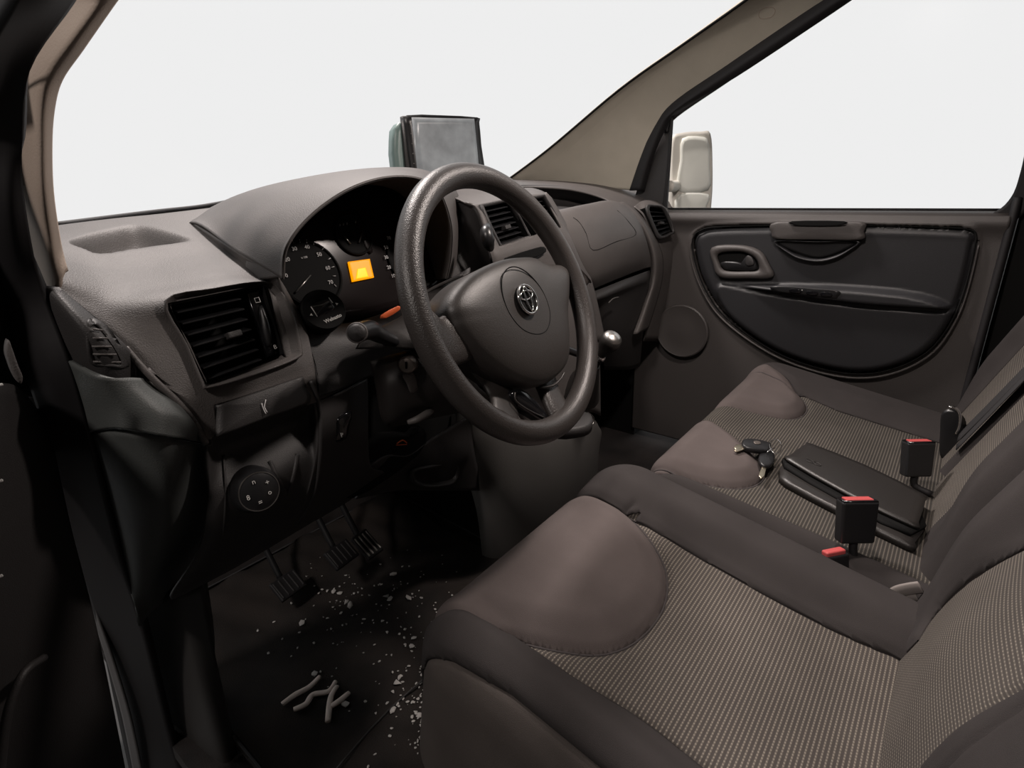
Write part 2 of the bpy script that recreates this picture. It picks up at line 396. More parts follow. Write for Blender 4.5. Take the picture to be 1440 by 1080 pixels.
# passenger door: relief sheet in the y-z plane
dr = thing('door_1', 'dark grey closed passenger door with a big rounded insert and grab handle', 'door', (.80, .2, .1), kind='structure')
gy = np.arange(-.125, .80, .005); gz = np.arange(.02, .7901, .005)
gz = np.append(gz, .792)
YY, ZZ = np.meshgrid(gy, gz); X0 = np.full_like(YY, .79); pts = np.stack([X0, YY, ZZ], -1).reshape(-1, 3); ppx = proj(np.stack([np.full(pts.shape[0], .78), pts[:, 1], pts[:, 2]], -1))
h = np.zeros(len(pts))
insert_px = cr([(986, 324), (976, 332), (974, 350), (985, 392), (1010, 435), (1050, 470), (1100, 500), (1160, 520), (1215, 526), (1265, 516), (1310, 490), (1342, 445), (1360, 395), (1371, 345), (1372, 330), (1360, 322), (1300, 319), (1210, 317), (1100, 317), (1010, 319)], 6, True)
dI, nI, iI = seg_dist(ppx, insert_px)
snapd = np.zeros(len(pts), bool)
def to_yz(p2):                          # picture point to the door plane
    return np.array([P(a, b, x=.78)[1:] for a, b in p2])
ins_yz = to_yz(insert_px); yz = np.stack([YY.ravel(), ZZ.ravel()], 1)
dS, nS, _ = seg_dist(yz, ins_yz); snapd = dS < .0026; yz[snapd] = nS[snapd]
YY = yz[:, 0].reshape(YY.shape); ZZ = yz[:, 1].reshape(ZZ.shape)
ppx = proj(np.stack([np.full(len(yz), .78), yz[:, 0], yz[:, 1]], -1)); dI, nI, iI = seg_dist(ppx, insert_px)
h += .006*np.exp(-((dI-3)/3.0)**2)*(~iI)                       # raised lip outside the groove
h -= .010*np.exp(-(dI/2.2)**2)*iI                               # groove
h += np.where(iI, .012*sm(dI/12), 0)
low = cr([(1012, 398), (1080, 409), (1200, 426), (1320, 434), (1352, 432), (1335, 470), (1300, 500), (1215, 524), (1120, 505), (1050, 468), (1015, 430)], 6, True)
dL, nL, iL = seg_dist(ppx, low)
h += np.where(iL & iI, .014*sm(dL/5), 0)
arm = cr([(1030, 400), (1100, 398), (1200, 401), (1290, 411), (1330, 425), (1330, 436), (1200, 428), (1085, 411)], 6, True)
dA, nA, iA = seg_dist(ppx, arm); h += np.where(iA & iI, .034*sm(dA/7), 0)
# rounded top shelf
h += .012*np.exp(-((ZZ.ravel()-.775)/.02)**2)
XX = .79-h; S = np.stack([XX, YY.ravel(), ZZ.ravel()], -1)
Rn, Cn = YY.shape
def split_faces(q, snapped, Rn, Cn, keep, classify):
    """quads of a grid; those a seam crosses diagonally become two triangles. returns {region: faces}"""
    quads, tris = [], []
    for i in range(Rn-1):
        for j in range(Cn-1):
            if not keep(i, j): continue
            a, b, c, d = i*Cn+j, i*Cn+j+1, (i+1)*Cn+j+1, (i+1)*Cn+j
            if snapped[a] and snapped[c] and not (snapped[b] and snapped[d]): tris += [(a, b, c), (a, c, d)]
            elif snapped[b] and snapped[d] and not (snapped[a] and snapped[c]): tris += [(a, b, d), (b, c, d)]
            elif snapped[a] or snapped[b] or snapped[c] or snapped[d]:
                tris += [(a, b, c), (a, c, d)]
            else: quads.append((a, b, c, d))
    faces = quads+tris
    cen = np.array([q[list(f)].mean(0) for f in faces]); reg = classify(cen); out = {}
    for f, r in zip(faces, reg): out.setdefault(int(r), []).append(f)
    return out
ff = split_faces(yz, snapd, Rn, Cn, lambda i, j: True, lambda c: seg_dist(c, ins_yz)[2].astype(int))
Fo, Fi = ff[0], ff[1]
def submesh(S, F):
    idx = sorted({v for f in F for v in f}); mp = {v: k for k, v in enumerate(idx)}
    return S[idx], [tuple(mp[v] for v in f) for f in F]
v_, f_ = submesh(S, Fo); dpn = raw('door_panel', v_, f_, 'door', dr, solid=.012, face_cam=True)
v_, f_ = submesh(S, Fi); din = raw('door_insert', v_, f_, 'door_in', dr, solid=.008, face_cam=True)
_lp = [(982, 328), (973, 350), (983, 393), (1008, 437), (1048, 472), (1100, 502.5), (1160, 522.5), (1215, 528.5), (1266, 518.5), (1312, 492), (1344, 446), (1362, 396), (1374, 345)]
tube('insert_lip', [P(1170+(a-1170)*1.012, 380+(b-380)*1.022, x=.781) for a, b in _lp], [.001, .002, .0035, .0035, .0038, .0038, .0035, .003, .002, .0015], 'door', dr, n=5, seg=8)
tube('insert_groove', [P(a, b, x=.780) for a, b in insert_px[::3]], .0024, 'black', dr, closed=True, n=3, seg=6)
# top rail, inset rounding towards the glass
patch('sill_rail', [[A(.785, y_, .786) for y_ in (-.125, .05, .4, .78)], [A(.80, y_, .797) for y_ in (-.125, .05, .4, .78)], [A(.835, y_, .800) for y_ in (-.125, .05, .4, .78)]], 'door', dr, n=4, solid=.01)
tube('window_seal', [A(.832, -.125, .802), A(.832, .1, .802), A(.832, .72, .802)], .003, 'rubber', dr, n=2)
NX = A(-1, 0, 0)
# inner handle
hb = bezel('handle_bezel', [P(*q, x=.765) for q in ((1001, 348), (1040, 345), (1068, 353), (1081, 372), (1086, 390), (1050, 392), (1012, 390), (1003, 372))],
      [P(*q, x=.765) for q in ((1010, 357), (1040, 354), (1058, 360), (1066, 370), (1066, 380), (1050, 382), (1020, 381), (1012, 372))], NX, 'door', dr, h=.006, back=.012)
pad('handle_cup', [P(*q, x=.775) for q in ((1008, 355), (1040, 352), (1062, 360), (1070, 380), (1050, 384), (1014, 384))], NX, 'black', dr, dome=.0, back=.004)
pad('handle_lever', [P(*q, x=.766) for q in ((1014, 369), (1035, 368), (1048, 371), (1049, 360), (1058, 362), (1064, 374), (1060, 380), (1035, 380), (1018, 378))], NX, 'black_sat', dr, dome=.004, back=.006, smooth_n=3)
pad('lever_tip', [P(*q, x=.760) for q in ((1050, 360), (1057, 362), (1060, 372), (1049, 373))], NX, 'dash_dark', dr, dome=.002, back=.006, smooth_n=3)
# grab handle and pocket
gh = pad('grab_handle', [P(*q, x=.757) for q in ((1084, 315), (1110, 312), (1150, 314), (1190, 312), (1216, 314), (1214, 326), (1211, 337), (1150, 337), (1092, 336), (1085, 328))], NX, 'door', dr, dome=.004, back=.03, smooth_n=3, flat=.3)
pad('grab_slot', [P(*q, x=.748) for q in ((1114, 311), (1186, 311), (1180, 317), (1120, 317))], NX, 'black', dr, dome=.0, back=.004, smooth_n=3)
bezel('grab_pocket', [P(*q, x=.766) for q in ((1090, 338), (1150, 339), (1208, 338), (1196, 352), (1175, 364), (1150, 369), (1122, 364), (1102, 352))],
      [P(*q, x=.770) for q in ((1094, 340), (1150, 341), (1203, 340), (1191, 351), (1172, 360), (1150, 364), (1125, 360), (1106, 350))], NX, 'door_in', dr, h=.006)
pad('pocket_bottom', [P(*q, x=.772) for q in ((1096, 340), (1150, 341), (1201, 340), (1190, 350), (1150, 362), (1108, 350))], NX, 'black_sat', dr, dome=-.001, back=.003)
# window switches on the arm rest
sw = pad('switch_plate', [P(*q, x=.742) for q in ((1084, 403), (1110, 403), (1145, 406), (1180, 409), (1178, 417), (1170, 419), (1120, 413), (1090, 409))], unit(A(-1, 0, .6)), 'black_sat', dr, dome=.001, back=.01, smooth_n=3)
for a_, b_ in ((1118, 408), (1142, 411), (1162, 413)):
    pad('switch', [P(a_-7, b_-2, x=.738), P(a_+7, b_-1, x=.738), P(a_+7, b_+4, x=.738), P(a_-7, b_+3, x=.738)], unit(A(-1, 0, .6)), 'gloss', dr, dome=.001, back=.005, smooth_n=2)
lathe('indicator_light', [(.0014, 0), (.001, .001)], P(1128, 408, x=.733), NX, 'white', dr, seg=8)
# speaker grille
sp_c = P(958, 466, x=.765)
lathe('speaker_grille', [(.088, -.01), (.088, .000), (.084, .003), (.080, .0015), (.04, .003), (.0, .004)], sp_c, NX, 'door', dr, seg=40, sx=1.0)
# rear edge of the door with black seal
tube('rear_seal', [A(.80, -.128, .83), A(.79, -.128, .78), A(.785, -.128, .6), A(.78, -.128, .3), A(.78, -.128, .05)], .009, 'rubber', dr)
wf = patch('window_corner', [[P(1345, 306, x=.80), P(1395, 300, x=.80), P(1422, 278, x=.80), P(1436, 240, x=.80), P(1446, 190, x=.80)],
                        [P(1360, 312, x=.80), P(1410, 312, x=.80), P(1440, 300, x=.80), P(1452, 250, x=.80), P(1465, 190, x=.80)]], 'rubber', dr, n=5, solid=.02)
box_struct('wall_right', (.812, -.60, -.05), (.86, -.14, 1.33), 'black', 'black door pillar behind the passenger door', 'door pillar')
# mirror sail panel
mp = patch('mirror_corner_panel', [[P(930, 165, x=.815), P(938, 158, x=.812), P(946, 152, x=.812)], [P(905, 240, x=.815), P(925, 235, x=.812), P(941, 230, x=.812)], [P(885, 300, x=.815), P(910, 304, x=.812), P(936, 308, x=.812)]], 'dash_dark', dr, n=5, solid=.012)
tube('mirror_panel_edge', [P(945, 160, x=.80), P(941, 230, x=.80), P(933, 300, x=.80)], .0045, 'rubber', dr)
# side window glass
w2 = raw('window_2', [P(930, 309, x=.83), P(940, 150, x=.82), P(1190, -20, x=.80), P(1480, -60, x=.80), P(1480, 309, x=.83)], [(0, 1, 2, 3, 4)], 'glass', None, smooth=False, solid=.003)
meta(w2, 'clear glass pane of the passenger door window', 'window', kind='structure')
# windscreen
ws = patch('window_1', [[A(-.74, .93, .868), A(-.4, 1.16, .868), A(0, 1.27, .868), A(.45, 1.30, .868), A(.72, 1.22, .868)],
                        [A(-.72, .70, 1.07), A(-.4, .90, 1.1), A(0, 1.0, 1.1), A(.45, 1.02, 1.1), A(.70, .80, 1.13)],
                        [A(-.66, .36, 1.33), A(-.4, .42, 1.35), A(0, .48, 1.36), A(.45, .47, 1.35), A(.64, .40, 1.33)]], 'glass', None, n=6, solid=.004)
meta(ws, 'clear windscreen glass above the dashboard', 'window', kind='structure')

# wing mirror outside
wm = thing('wing_mirror', 'wing mirror in washed-out pale colours with two stacked glasses seen outside the passenger window', 'mirror', P(975, 306, x=.98))
nm = unit(A(-.75, -.65, .05)); Om = P(975, 250, x=1.0)
pad('mirror_case', [PP(*q, Om, nm) for q in ((946, 196), (958, 187), (985, 185), (999, 188), (1002, 230), (1001, 280), (994, 305), (960, 307), (946, 305), (944, 250))], nm, 'mirror_case', wm, dome=.004, back=.10, smooth_n=4, flat=.5)
pad('mirror_glass', [PP(*q, Om+nm*.006, nm) for q in ((960, 195), (985, 192), (997, 200), (998, 235), (996, 267), (954, 268), (957, 225))], nm, 'mirror_glass', wm, dome=.001, back=.004, smooth_n=3)
pad('wide_angle_glass', [PP(*q, Om+nm*.006, nm) for q in ((954, 274), (996, 273), (993, 290), (987, 302), (953, 303))], nm, 'mirror_glass', wm, dome=.003, back=.004, smooth_n=3)
tube('mirror_arm', [P(940, 262, x=.84), P(948, 262, x=.93), P(954, 260, x=1.02)], .018, 'mirror_case', wm)

# ------------------------------------------------------------------ left side: pillar, aperture, open door
pl = thing('trim_1', 'beige left windscreen pillar trim beside the black door frame', 'pillar trim', P(85, 400, x=-.78), kind='structure')
patch('pillar_cover', [
    [P(215, -190, x=-.72), P(118, -30, x=-.754), P(94, 6, x=-.759), P(52, 62, x=-.774), P(28, 102, x=-.784), P(18, 135, x=-.789), P(15, 200, x=-.794), P(18, 270, x=-.799), P(32, 350, x=-.80), P(50, 420, x=-.804)],
    [P(265, -190, x=-.712), P(160, -30, x=-.75), P(136, 6, x=-.755), P(96, 62, x=-.77), P(66, 108, x=-.78), P(57, 145, x=-.785), P(55, 200, x=-.79), P(57, 270, x=-.795), P(68, 350, x=-.795), P(78, 406, x=-.80)],
    [P(305, -190, x=-.70), P(190, -30, x=-.735), P(164, 4, x=-.74), P(118, 70, x=-.755), P(89, 112, x=-.765), P(78, 150, x=-.77), P(74, 200, x=-.775), P(76, 270, x=-.78), P(86, 340, x=-.78), P(95, 378, x=-.785)]],
    'beige', pl, n=6, solid=.004)
lf = thing('trim_3', 'black driver door frame with rubber seals down the left side', 'door frame', P(200, 1000, x=-.84), kind='structure')
patch('door_frame', [
    [P(130, -40, x=-.77), P(104, 6, x=-.78), P(42, 100, x=-.80), P(31, 200, x=-.81), P(36, 290, x=-.815), P(60, 410, x=-.815), P(100, 520, x=-.815), P(135, 650, x=-.815), P(168, 780, x=-.815), P(205, 900, x=-.81), P(240, 1040, x=-.80), P(265, 1120, x=-.80)],
    [P(90, -40, x=-.80), P(68, 6, x=-.80), P(18, 90, x=-.81), P(6, 200, x=-.82), P(8, 300, x=-.83), P(30, 420, x=-.83), P(72, 530, x=-.83), P(106, 660, x=-.83), P(140, 790, x=-.83), P(172, 900, x=-.825), P(206, 1040, x=-.82), P(228, 1120, x=-.82)],
    [P(40, -40, x=-.815), P(20, 6, x=-.82), P(-20, 90, x=-.83), P(-35, 200, x=-.835), P(-30, 300, x=-.84), P(0, 440, x=-.845), P(40, 540, x=-.845), P(80, 670, x=-.845), P(112, 800, x=-.845), P(142, 900, x=-.84), P(172, 1040, x=-.835), P(190, 1120, x=-.835)]],
    'rubber', lf, n=5, solid=.01)
tube('door_seal', [P(62, 410, x=-.805), P(102, 520, x=-.805), P(137, 650, x=-.805), P(170, 780, x=-.805), P(206, 900, x=-.80), P(242, 1040, x=-.79), P(262, 1120, x=-.79)], .007, 'rubber', lf, seg=8)
tube('door_seal', [P(20, 380, x=-.825), P(62, 500, x=-.825), P(96, 620, x=-.825), P(124, 740, x=-.825), P(152, 850, x=-.82), P(190, 990, x=-.815), P(220, 1120, x=-.815)], .006, 'rubber', lf, seg=8)
patch('painted_flange', [[P(112, 785, x=-.842), P(128, 860, x=-.842), P(150, 930, x=-.842), P(172, 1010, x=-.84), P(188, 1090, x=-.84)], [P(117, 785, x=-.84), P(135, 860, x=-.84), P(159, 930, x=-.838), P(183, 1010, x=-.836), P(200, 1090, x=-.836)]], 'paint', lf, n=4, solid=.003)
tube('seal_bead', [P(75, -30, x=-.792), P(48, 10, x=-.795), P(12, 70, x=-.80), P(-4, 110, x=-.80)], .0015, 'dash_dark', lf, seg=6)
ld_ = thing('door_2', 'black inner side of the open driver door at the left edge', 'door', P(20, 1000, y=.60), kind='structure')
patch('door_panel', [
    [P(-260, 545, y=.50), P(-100, 540, y=.55), P(-10, 538, y=.60), P(30, 548, y=.66), P(70, 600, y=.70)],
    [P(-260, 700, y=.48), P(-100, 700, y=.53), P(-10, 700, y=.58), P(60, 720, y=.64), P(100, 740, y=.68)],
    [P(-260, 900, y=.48), P(-100, 900, y=.53), P(0, 900, y=.58), P(80, 900, y=.64), P(140, 900, y=.68)],
    [P(-260, 1150, y=.50), P(-100, 1150, y=.55), P(20, 1150, y=.60), P(120, 1150, y=.66), P(190, 1150, y=.70)]], 'dash_dark', ld_, n=6, solid=.03)
tube('pocket_rim', [P(62, 925, y=.59), P(35, 945, y=.57), P(16, 985, y=.56), P(6, 1030, y=.555), P(0, 1090, y=.55)], .004, 'dash_dark', ld_, seg=8)
patch('window_frame', [[P(-60, 90, y=.60), P(-5, 0, y=.60), P(20, -45, y=.60)], [P(-30, 110, y=.61), P(12, 38, y=.61), P(60, -40, y=.61)]], 'paint', ld_, n=4, solid=.02)
patch('upper_frame', [[P(-150, 60, y=.64), P(-150, 300, y=.64), P(-150, 545, y=.64)], [P(-20, 60, y=.66), P(-20, 300, y=.66), P(-15, 545, y=.66)], [P(30, -40, y=.70), P(12, 300, y=.70), P(60, 560, y=.72)]], 'black', ld_, n=4, solid=.02)
for yy_ in (541, 676, 810):
    rbox('door_clip', P(1, yy_, y=.545), (.003, .003, .002), I3, 'white', ld_, bevel=.0006)
pad('door_plate', [P(*q, y=.55) for q in ((12, 478), (18, 492), (26, 515), (32, 530), (29, 540), (20, 528), (13, 510), (9, 495))], A(0, -1, 0), 'dash', ld_, dome=.002, back=.01, smooth_n=3)  # small raised plate on the open door, dash plastic colour

# sill plate and kick panel
sp = thing('trim_5', 'dark grey plastic sill plate along the door opening beside the floor mat', 'sill plate', P(260, 1000, x=-.77), kind='structure')
patch('sill_cover', [
    [P(176, 836, x=-.80), P(190, 900, x=-.80), P(210, 980, x=-.79), P(232, 1060, x=-.785), P(250, 1140, x=-.785)],
    [P(240, 836, x=-.765), P(256, 900, x=-.765), P(280, 980, x=-.765), P(300, 1060, x=-.765), P(318, 1140, x=-.765)],
    [P(284, 828, x=-.735), P(298, 900, x=-.735), P(316, 980, x=-.735), P(334, 1060, x=-.735), P(350, 1140, x=-.735)]], 'sill', sp, n=5, solid=.02)

# ------------------------------------------------------------------ dashboard
da = thing('dashboard', 'dark grey grained plastic dashboard with instrument hood, air vents and storage tray', 'dashboard', (-.1, .9, .45))
NB = unit(A(0, -.93, .36))       # facing direction of the dash fascia
# left pod: from windscreen base over the top and down the face; hole for the vent
patch('left_pod', [
    (.97, [(72, 318), (118, 312), (170, 306), (230, 300), (330, 288)]),
    (.86, [(80, 337), (128, 336), (182, 334), (236, 330), (330, 322)]),
    (.76, [(84, 362), (135, 372), (200, 372), (262, 364), (352, 352)]),
    (.69, [(80, 388), (150, 406), (220, 402), (308, 386), (384, 380)]),
    [(77, 404, .675), (150, 436, .66), (237, 426, .648), (372, 401, .648), (408, 416, .655)],
    [(130, 448, .655), (196, 490, .630), (262, 483, .628), (388, 449, .628), (430, 462, .632)],
    [(175, 488, .63), (232, 540, .612), (288, 541, .610), (402, 504, .610), (440, 504, .612)],
    [(203, 524, .62), (262, 566, .606), (302, 570, .604), (425, 531, .604), (444, 532, .606)],
    [(230, 548, .612), (289, 623, .602), (306, 612, .600), (432, 570, .600), (446, 566, .602)]],
    'dash', da, n=16, nu=28, solid=.004, holes=((4, 6, 2, 3), (7, 8, 2, 3)),
    dents=(([(96, 340), (120, 330), (158, 321), (192, 316), (232, 324), (268, 337), (240, 343), (190, 350), (142, 357), (118, 350)], .030, 12),))
# left side cap with the demister vent
cap = patch('side_cap', [
    [P(52, 400, x=-.815), P(68, 402, x=-.808), P(84, 404, x=-.800)],
    [P(70, 450, x=-.815), P(106, 446, x=-.802), P(136, 449, x=-.782)],
    [P(86, 490, x=-.815), P(136, 487, x=-.795), P(181, 490, x=-.765)],
    [P(100, 540, x=-.815), P(155, 538, x=-.792), P(210, 540, x=-.752)]],
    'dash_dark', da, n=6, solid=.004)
tube('side_seam', [P(78, 404, x=-.798), P(104, 424, x=-.79), P(133, 448, x=-.780), P(157, 468, x=-.772), P(178, 490, x=-.763), P(192, 510, x=-.756), P(204, 532, x=-.748)], .0016, 'black', da, n=5, seg=8)
dn = unit(A(-.75, -.64, .15))
tube('pod_edge', [P(176, 489, y=.628), P(200, 517, y=.616), P(224, 541, y=.609), P(250, 565, y=.604), P(272, 592, y=.601), P(290, 624, y=.599)], .0035, 'dash', da, n=5, seg=10)
dv = bezel('demister_vent', [RC(*q, [cap], .001) for q in ((121, 452), (138, 455), (158, 478), (176, 514), (160, 517), (131, 513), (122, 490))],
      [RC(*q, [cap], .001) for q in ((127, 459), (137, 461), (154, 481), (170, 510), (158, 512), (135, 508), (128, 488))], dn, 'dash_dark', da, h=.002)
pad('vent_back', [RC(*q, [cap], .0006) for q in ((125, 455), (138, 458), (156, 480), (173, 512), (159, 514), (133, 510), (126, 490))], dn, 'black', dv, dome=.0, back=.001)
for i in range(5):
    a_ = 464+i*10.5
    tube('slat', [RC(129+i*1.3, a_+1, [cap], .003), RC(141+i*6.4, a_+3, [cap], .003)], .0011, 'dash', dv, n=1, seg=6)
# lower left side panels (green-grey)
patch('side_panel_upper', [
    [P(96, 508, x=-.815), P(140, 530, x=-.805), P(188, 531, x=-.775), P(210, 534, x=-.752), P(233, 546, x=-.742)],
    [P(108, 570, x=-.815), P(150, 575, x=-.805), P(210, 575, x=-.775), P(246, 580, x=-.752), P(272, 592, x=-.732)],
    [P(120, 610, x=-.815), P(160, 602, x=-.805), P(225, 612, x=-.775), P(262, 618, x=-.745), P(291, 624, x=-.715)]],
    'dash_cool', da, n=6, solid=.004)
patch('side_panel_lower', [
    [P(120, 612, x=-.813), P(160, 604, x=-.803), P(225, 614, x=-.772), P(262, 620, x=-.742), P(291, 626, x=-.712)],
    [P(140, 700, x=-.813), P(180, 700, x=-.803), P(232, 700, x=-.778), P(268, 700, x=-.745), P(293, 700, x=-.712)],
    [P(168, 790, x=-.813), P(195, 785, x=-.803), P(230, 780, x=-.780), P(258, 775, x=-.752), P(279, 770, x=-.722)],
    [P(200, 880, x=-.815), P(205, 870, x=-.805), P(220, 855, x=-.788), P(232, 845, x=-.765), P(242, 836, x=-.740)]],
    'dash_cool', da, n=6, solid=.004)
# lower fascia with knob and switch
lfa = patch('lower_fascia', [
    [(291, 622, .603), (308, 609, .604), (373, 586, .604), (432, 566, .604), (446, 564, .603), (480, 552, .612), (517, 532, .635)],
    [(292, 650, .602), (312, 634, .628), (375, 612, .628), (430, 594, .626), (448, 600, .600), (482, 585, .612), (518, 570, .635)],
    [(293, 695, .606), (313, 700, .602), (375, 676, .602), (434, 652, .602), (449, 640, .598), (484, 625, .612), (518, 620, .635)],
    [(281, 768, .622), (306, 764, .615), (360, 738, .615), (420, 712, .612), (436, 698, .608), (482, 672, .622), (522, 655, .64)],
    [(242, 836, .655), (270, 822, .65), (330, 790, .65), (395, 752, .65), (425, 735, .65), (480, 703, .655), (540, 664, .66)],
    [(246, 842, .70), (275, 828, .70), (335, 796, .70), (400, 758, .70), (430, 740, .70), (485, 708, .70), (545, 668, .70)]],
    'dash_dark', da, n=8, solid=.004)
L_ = [lfa]
tube('rib', [P(438, 535, y=.600)]+[RC(a, b, L_, 0) for a, b in ((449, 572), (451, 610), (449, 650), (440, 698), (418, 736))], .0035, 'dash_dark', da, seg=8)
tube('rib', [RC(a, b, L_, -.0005) for a, b in ((314, 640), (317, 690), (315, 740), (306, 795))], .0018, 'dash_dark', da, seg=8)
tube('raised_v_bead', [RC(a, b, L_, -.001) for a, b in ((379, 648), (390, 672), (402, 694), (408, 686), (415, 662), (418, 638))], .0035, 'dash_dark', da, seg=8)
# small drawer
dO = P(370, 560, y=.598); dN = unit(A(0, -.96, .28))
drw = pad('drawer', [PP(*q, dO, dN) for q in ((307, 573), (310, 569), (366, 550), (420, 531), (427, 533), (432, 548), (436, 566), (375, 588), (312, 612), (307, 608))], dN, 'dash_dark', da, dome=.0025, back=.03, smooth_n=2, flat=.2)
tube('drawer_symbol', [PP(*q, dO+dN*.004, dN) for q in ((368, 567), (371, 576), (374, 582))], .0006, 'dim_white', drw, n=3, seg=6)
tube('drawer_symbol', [PP(*q, dO+dN*.004, dN) for q in ((374, 562), (372, 572), (376, 580))], .0006, 'dim_white', drw, n=3, seg=6)
# mirror adjuster knob
kc = P(360, 689, y=.590); kn = unit(A(-.12, -.96, .22))
kb = lathe('mirror_adjuster_knob', [(.0295, -.02), (.0295, -.002), (.027, .004), (.0245, .012), (.0235, .013), (.0, .012)], kc, kn, 'black_sat', da, seg=36)
lathe('chrome_ring', [(.0232, .012), (.0238, .0135), (.0246, .0135), (.0250, .012)], kc, kn, 'steel', kb, seg=36)
kB = basisn(A(1, 0, 0), kn)
for (dx, dy), s_ in zip(((-.003, .0145), (.012, .007), (.011, -.006), (-.003, -.0135), (-.0145, -.002)), ('n', '+', 'o', '=', '8')):
    text('knob_symbol', s_, kc+kB @ A(dx, dy, .0135), kB, .009, 'white', kb)
# parking switch
sO = P(484, 605, y=.606)
ps_ = pad('switch', [P(*q, y=.606) for q in ((476, 588), (495, 579), (491, 600), (487, 617), (471, 622), (474, 603))], A(0, -1, .1), 'gloss', da, dome=.002, back=.012, smooth_n=2)
text('switch_letter', 'P', P(481, 612, y=.602), basis(A(1, 0, 0), zd=A(0, -1, .2)), .009, 'white', ps_)
tube('panel_seam', [P(449, 555, y=.598), P(470, 550, y=.604), P(515, 530, y=.630)], .0008, 'black', da, n=3, seg=6)
# left air vent -------------------------------------------------
def vent(name, quad, yb, slats, tabq, bz, parent, depth=.045, nB=NB, wheel=None, sl_in=(.06, .74), hmat='black'):
    O = P(*quad[0], y=yb); q3 = [PP(*q, O, nB) for q in quad]          # TL TR BR BL
    g = bz([O, nB])
    ctr = sum(q3)/4; V = q3+[p-nB*depth for p in q3]
    F = [(0, 1, 5, 4), (1, 2, 6, 5), (2, 3, 7, 6), (3, 0, 4, 7), (4, 5, 6, 7)]
    raw('vent_box', V, F, hmat, g, smooth=False)
    TL, TR, BR, BL = [p-nB*.012 for p in q3]
    for i in range(slats):
        t = (i+.6)/(slats)
        l = TL+(BL-TL)*t; r_ = TR+(BR-TR)*t
        a_ = l+(r_-l)*sl_in[0]; b_ = l+(r_-l)*sl_in[1]
        B = basis(b_-a_, zd=nB+A(0, 0, -.35))
        rbox('slat', (a_+b_)/2-nB*.004, (np.linalg.norm(b_-a_), .0022, .018), B, 'black_sat', g, bevel=.0006, seg=1)
    t = tabq
    c = TL+(BL-TL)*t[1]+(TR-TL)*t[0]
    rbox('vent_tab', c+nB*.006, (.017, .008, .014), basis(TR-TL, zd=nB), 'dash_dark', g, bevel=.0015)
    return g, q3
def bz_left(a):
    O, n = a; n = n
    return bezel('air_vent', [PP(*q, O+n*.001, n) for q in ((232, 422), (300, 405), (366, 396), (395, 408), (414, 445), (425, 490), (418, 505), (352, 530), (294, 546), (284, 538), (262, 486))],
                 [PP(*q, O-n*.008, n) for q in ((241, 428), (300, 413), (366, 400), (373, 404), (386, 450), (398, 492), (394, 499), (350, 517), (298, 536), (289, 532), (267, 484))], n, 'dash', da, h=.003, back=.004, smooth_n=4,
                 prof=((0, 0), (.12, .9), (.25, .8), (.6, -.2), (1, 0)))
gv, q3 = vent('air_vent', ((237, 426), (370, 400), (399, 497), (290, 538)), .640, 7, (.48, .53), bz_left, da)
O = P(237, 426, y=.640)-NB*.010
pad('vent_side_plate', [PP(*q, O, NB) for q in ((345, 408), (370, 402), (386, 450), (398, 494), (376, 502), (363, 455))], NB, 'gloss', gv, dome=.001, back=.01, smooth_n=1)
pad('thumb_wheel', [PP(*q, O+NB*.004, NB) for q in ((366, 430), (374, 438), (382, 465), (383, 482), (377, 486), (368, 462))], NB, 'black_sat', gv, dome=.005, back=.01, smooth_n=3)
oB = basis(A(1, 0, 0), zd=NB)
c_ = PP(362, 422, O+NB*.003, NB)
tube('open_symbol', [c_+oB @ A(x_, y_, 0) for x_, y_ in ((-.003, -.003), (.003, -.003), (.003, .003), (-.003, .003))], .0005, 'white', gv, closed=True, n=1, seg=6)
text('closed_symbol', 'B', PP(387, 488, O+NB*.003, NB), oB, .008, 'white', gv)

# instrument hood ------------------------------------------------
lip = [(394, 390, .622), (400, 345, .620), (436, 300, .618), (490, 264, .616), (545, 248, .615), (592, 251, .616), (620, 272, .622), (635, 318, .632), (634, 362, .645), (628, 392, .655)]
mid = [(330, 352, .728), (351, 312, .733), (404, 274, .73), (464, 252, .72), (535, 241.5, .70), (592, 244.5, .70), (628, 266, .70), (642, 310, .70), (642, 358, .70), (636, 392, .70)]
back = [(268, 312, .90), (286, 297, .98), (345, 270, .96), (430, 250.5, .92), (520, 239, .86), (590, 241, .84), (632, 262, .82), (650, 300, .80), (652, 350, .78), (645, 392, .76)]
G_ = []
for (a, b, c) in zip(back, mid, lip): G_.append(c)
bk3 = [P(p[0], p[1], y=p[2]) for p in back]
drop = [p+A(0, .12, -.055) for p in bk3]
inner1 = [P(p[0], p[1], y=p[2])*1.0 for p in lip]
cxl = A(-.42, .62, .80)
def inw(p, d, fwd): v = cxl-p; v[1] = 0; v = unit(v); return p+v*d+A(0, fwd, -fwd*.15)
patch('instrument_hood', [drop, bk3, mid, lip, [inw(p, .003, .002) for p in inner1], [inw(p, .002, .014) for p in inner1], [inw(p, .000, .04) for p in inner1], [inw(p, -.002, .085) for p in inner1]],
      'dash', da, n=7, solid=.003)
_ed = cr([bk3[0], P(330, 352, y=.728), P(394, 390, y=.622)], 6)
_e0 = [_ed[k]+A(.002, 0, -.001) for k in (0, 3, 6, 9, 11)]
patch('hood_skirt', [_e0, [p+A(.004, 0, -.025) for p in _e0], [p+A(.012, 0, -.055) for p in _e0]], 'dash', da, n=4, solid=.003)
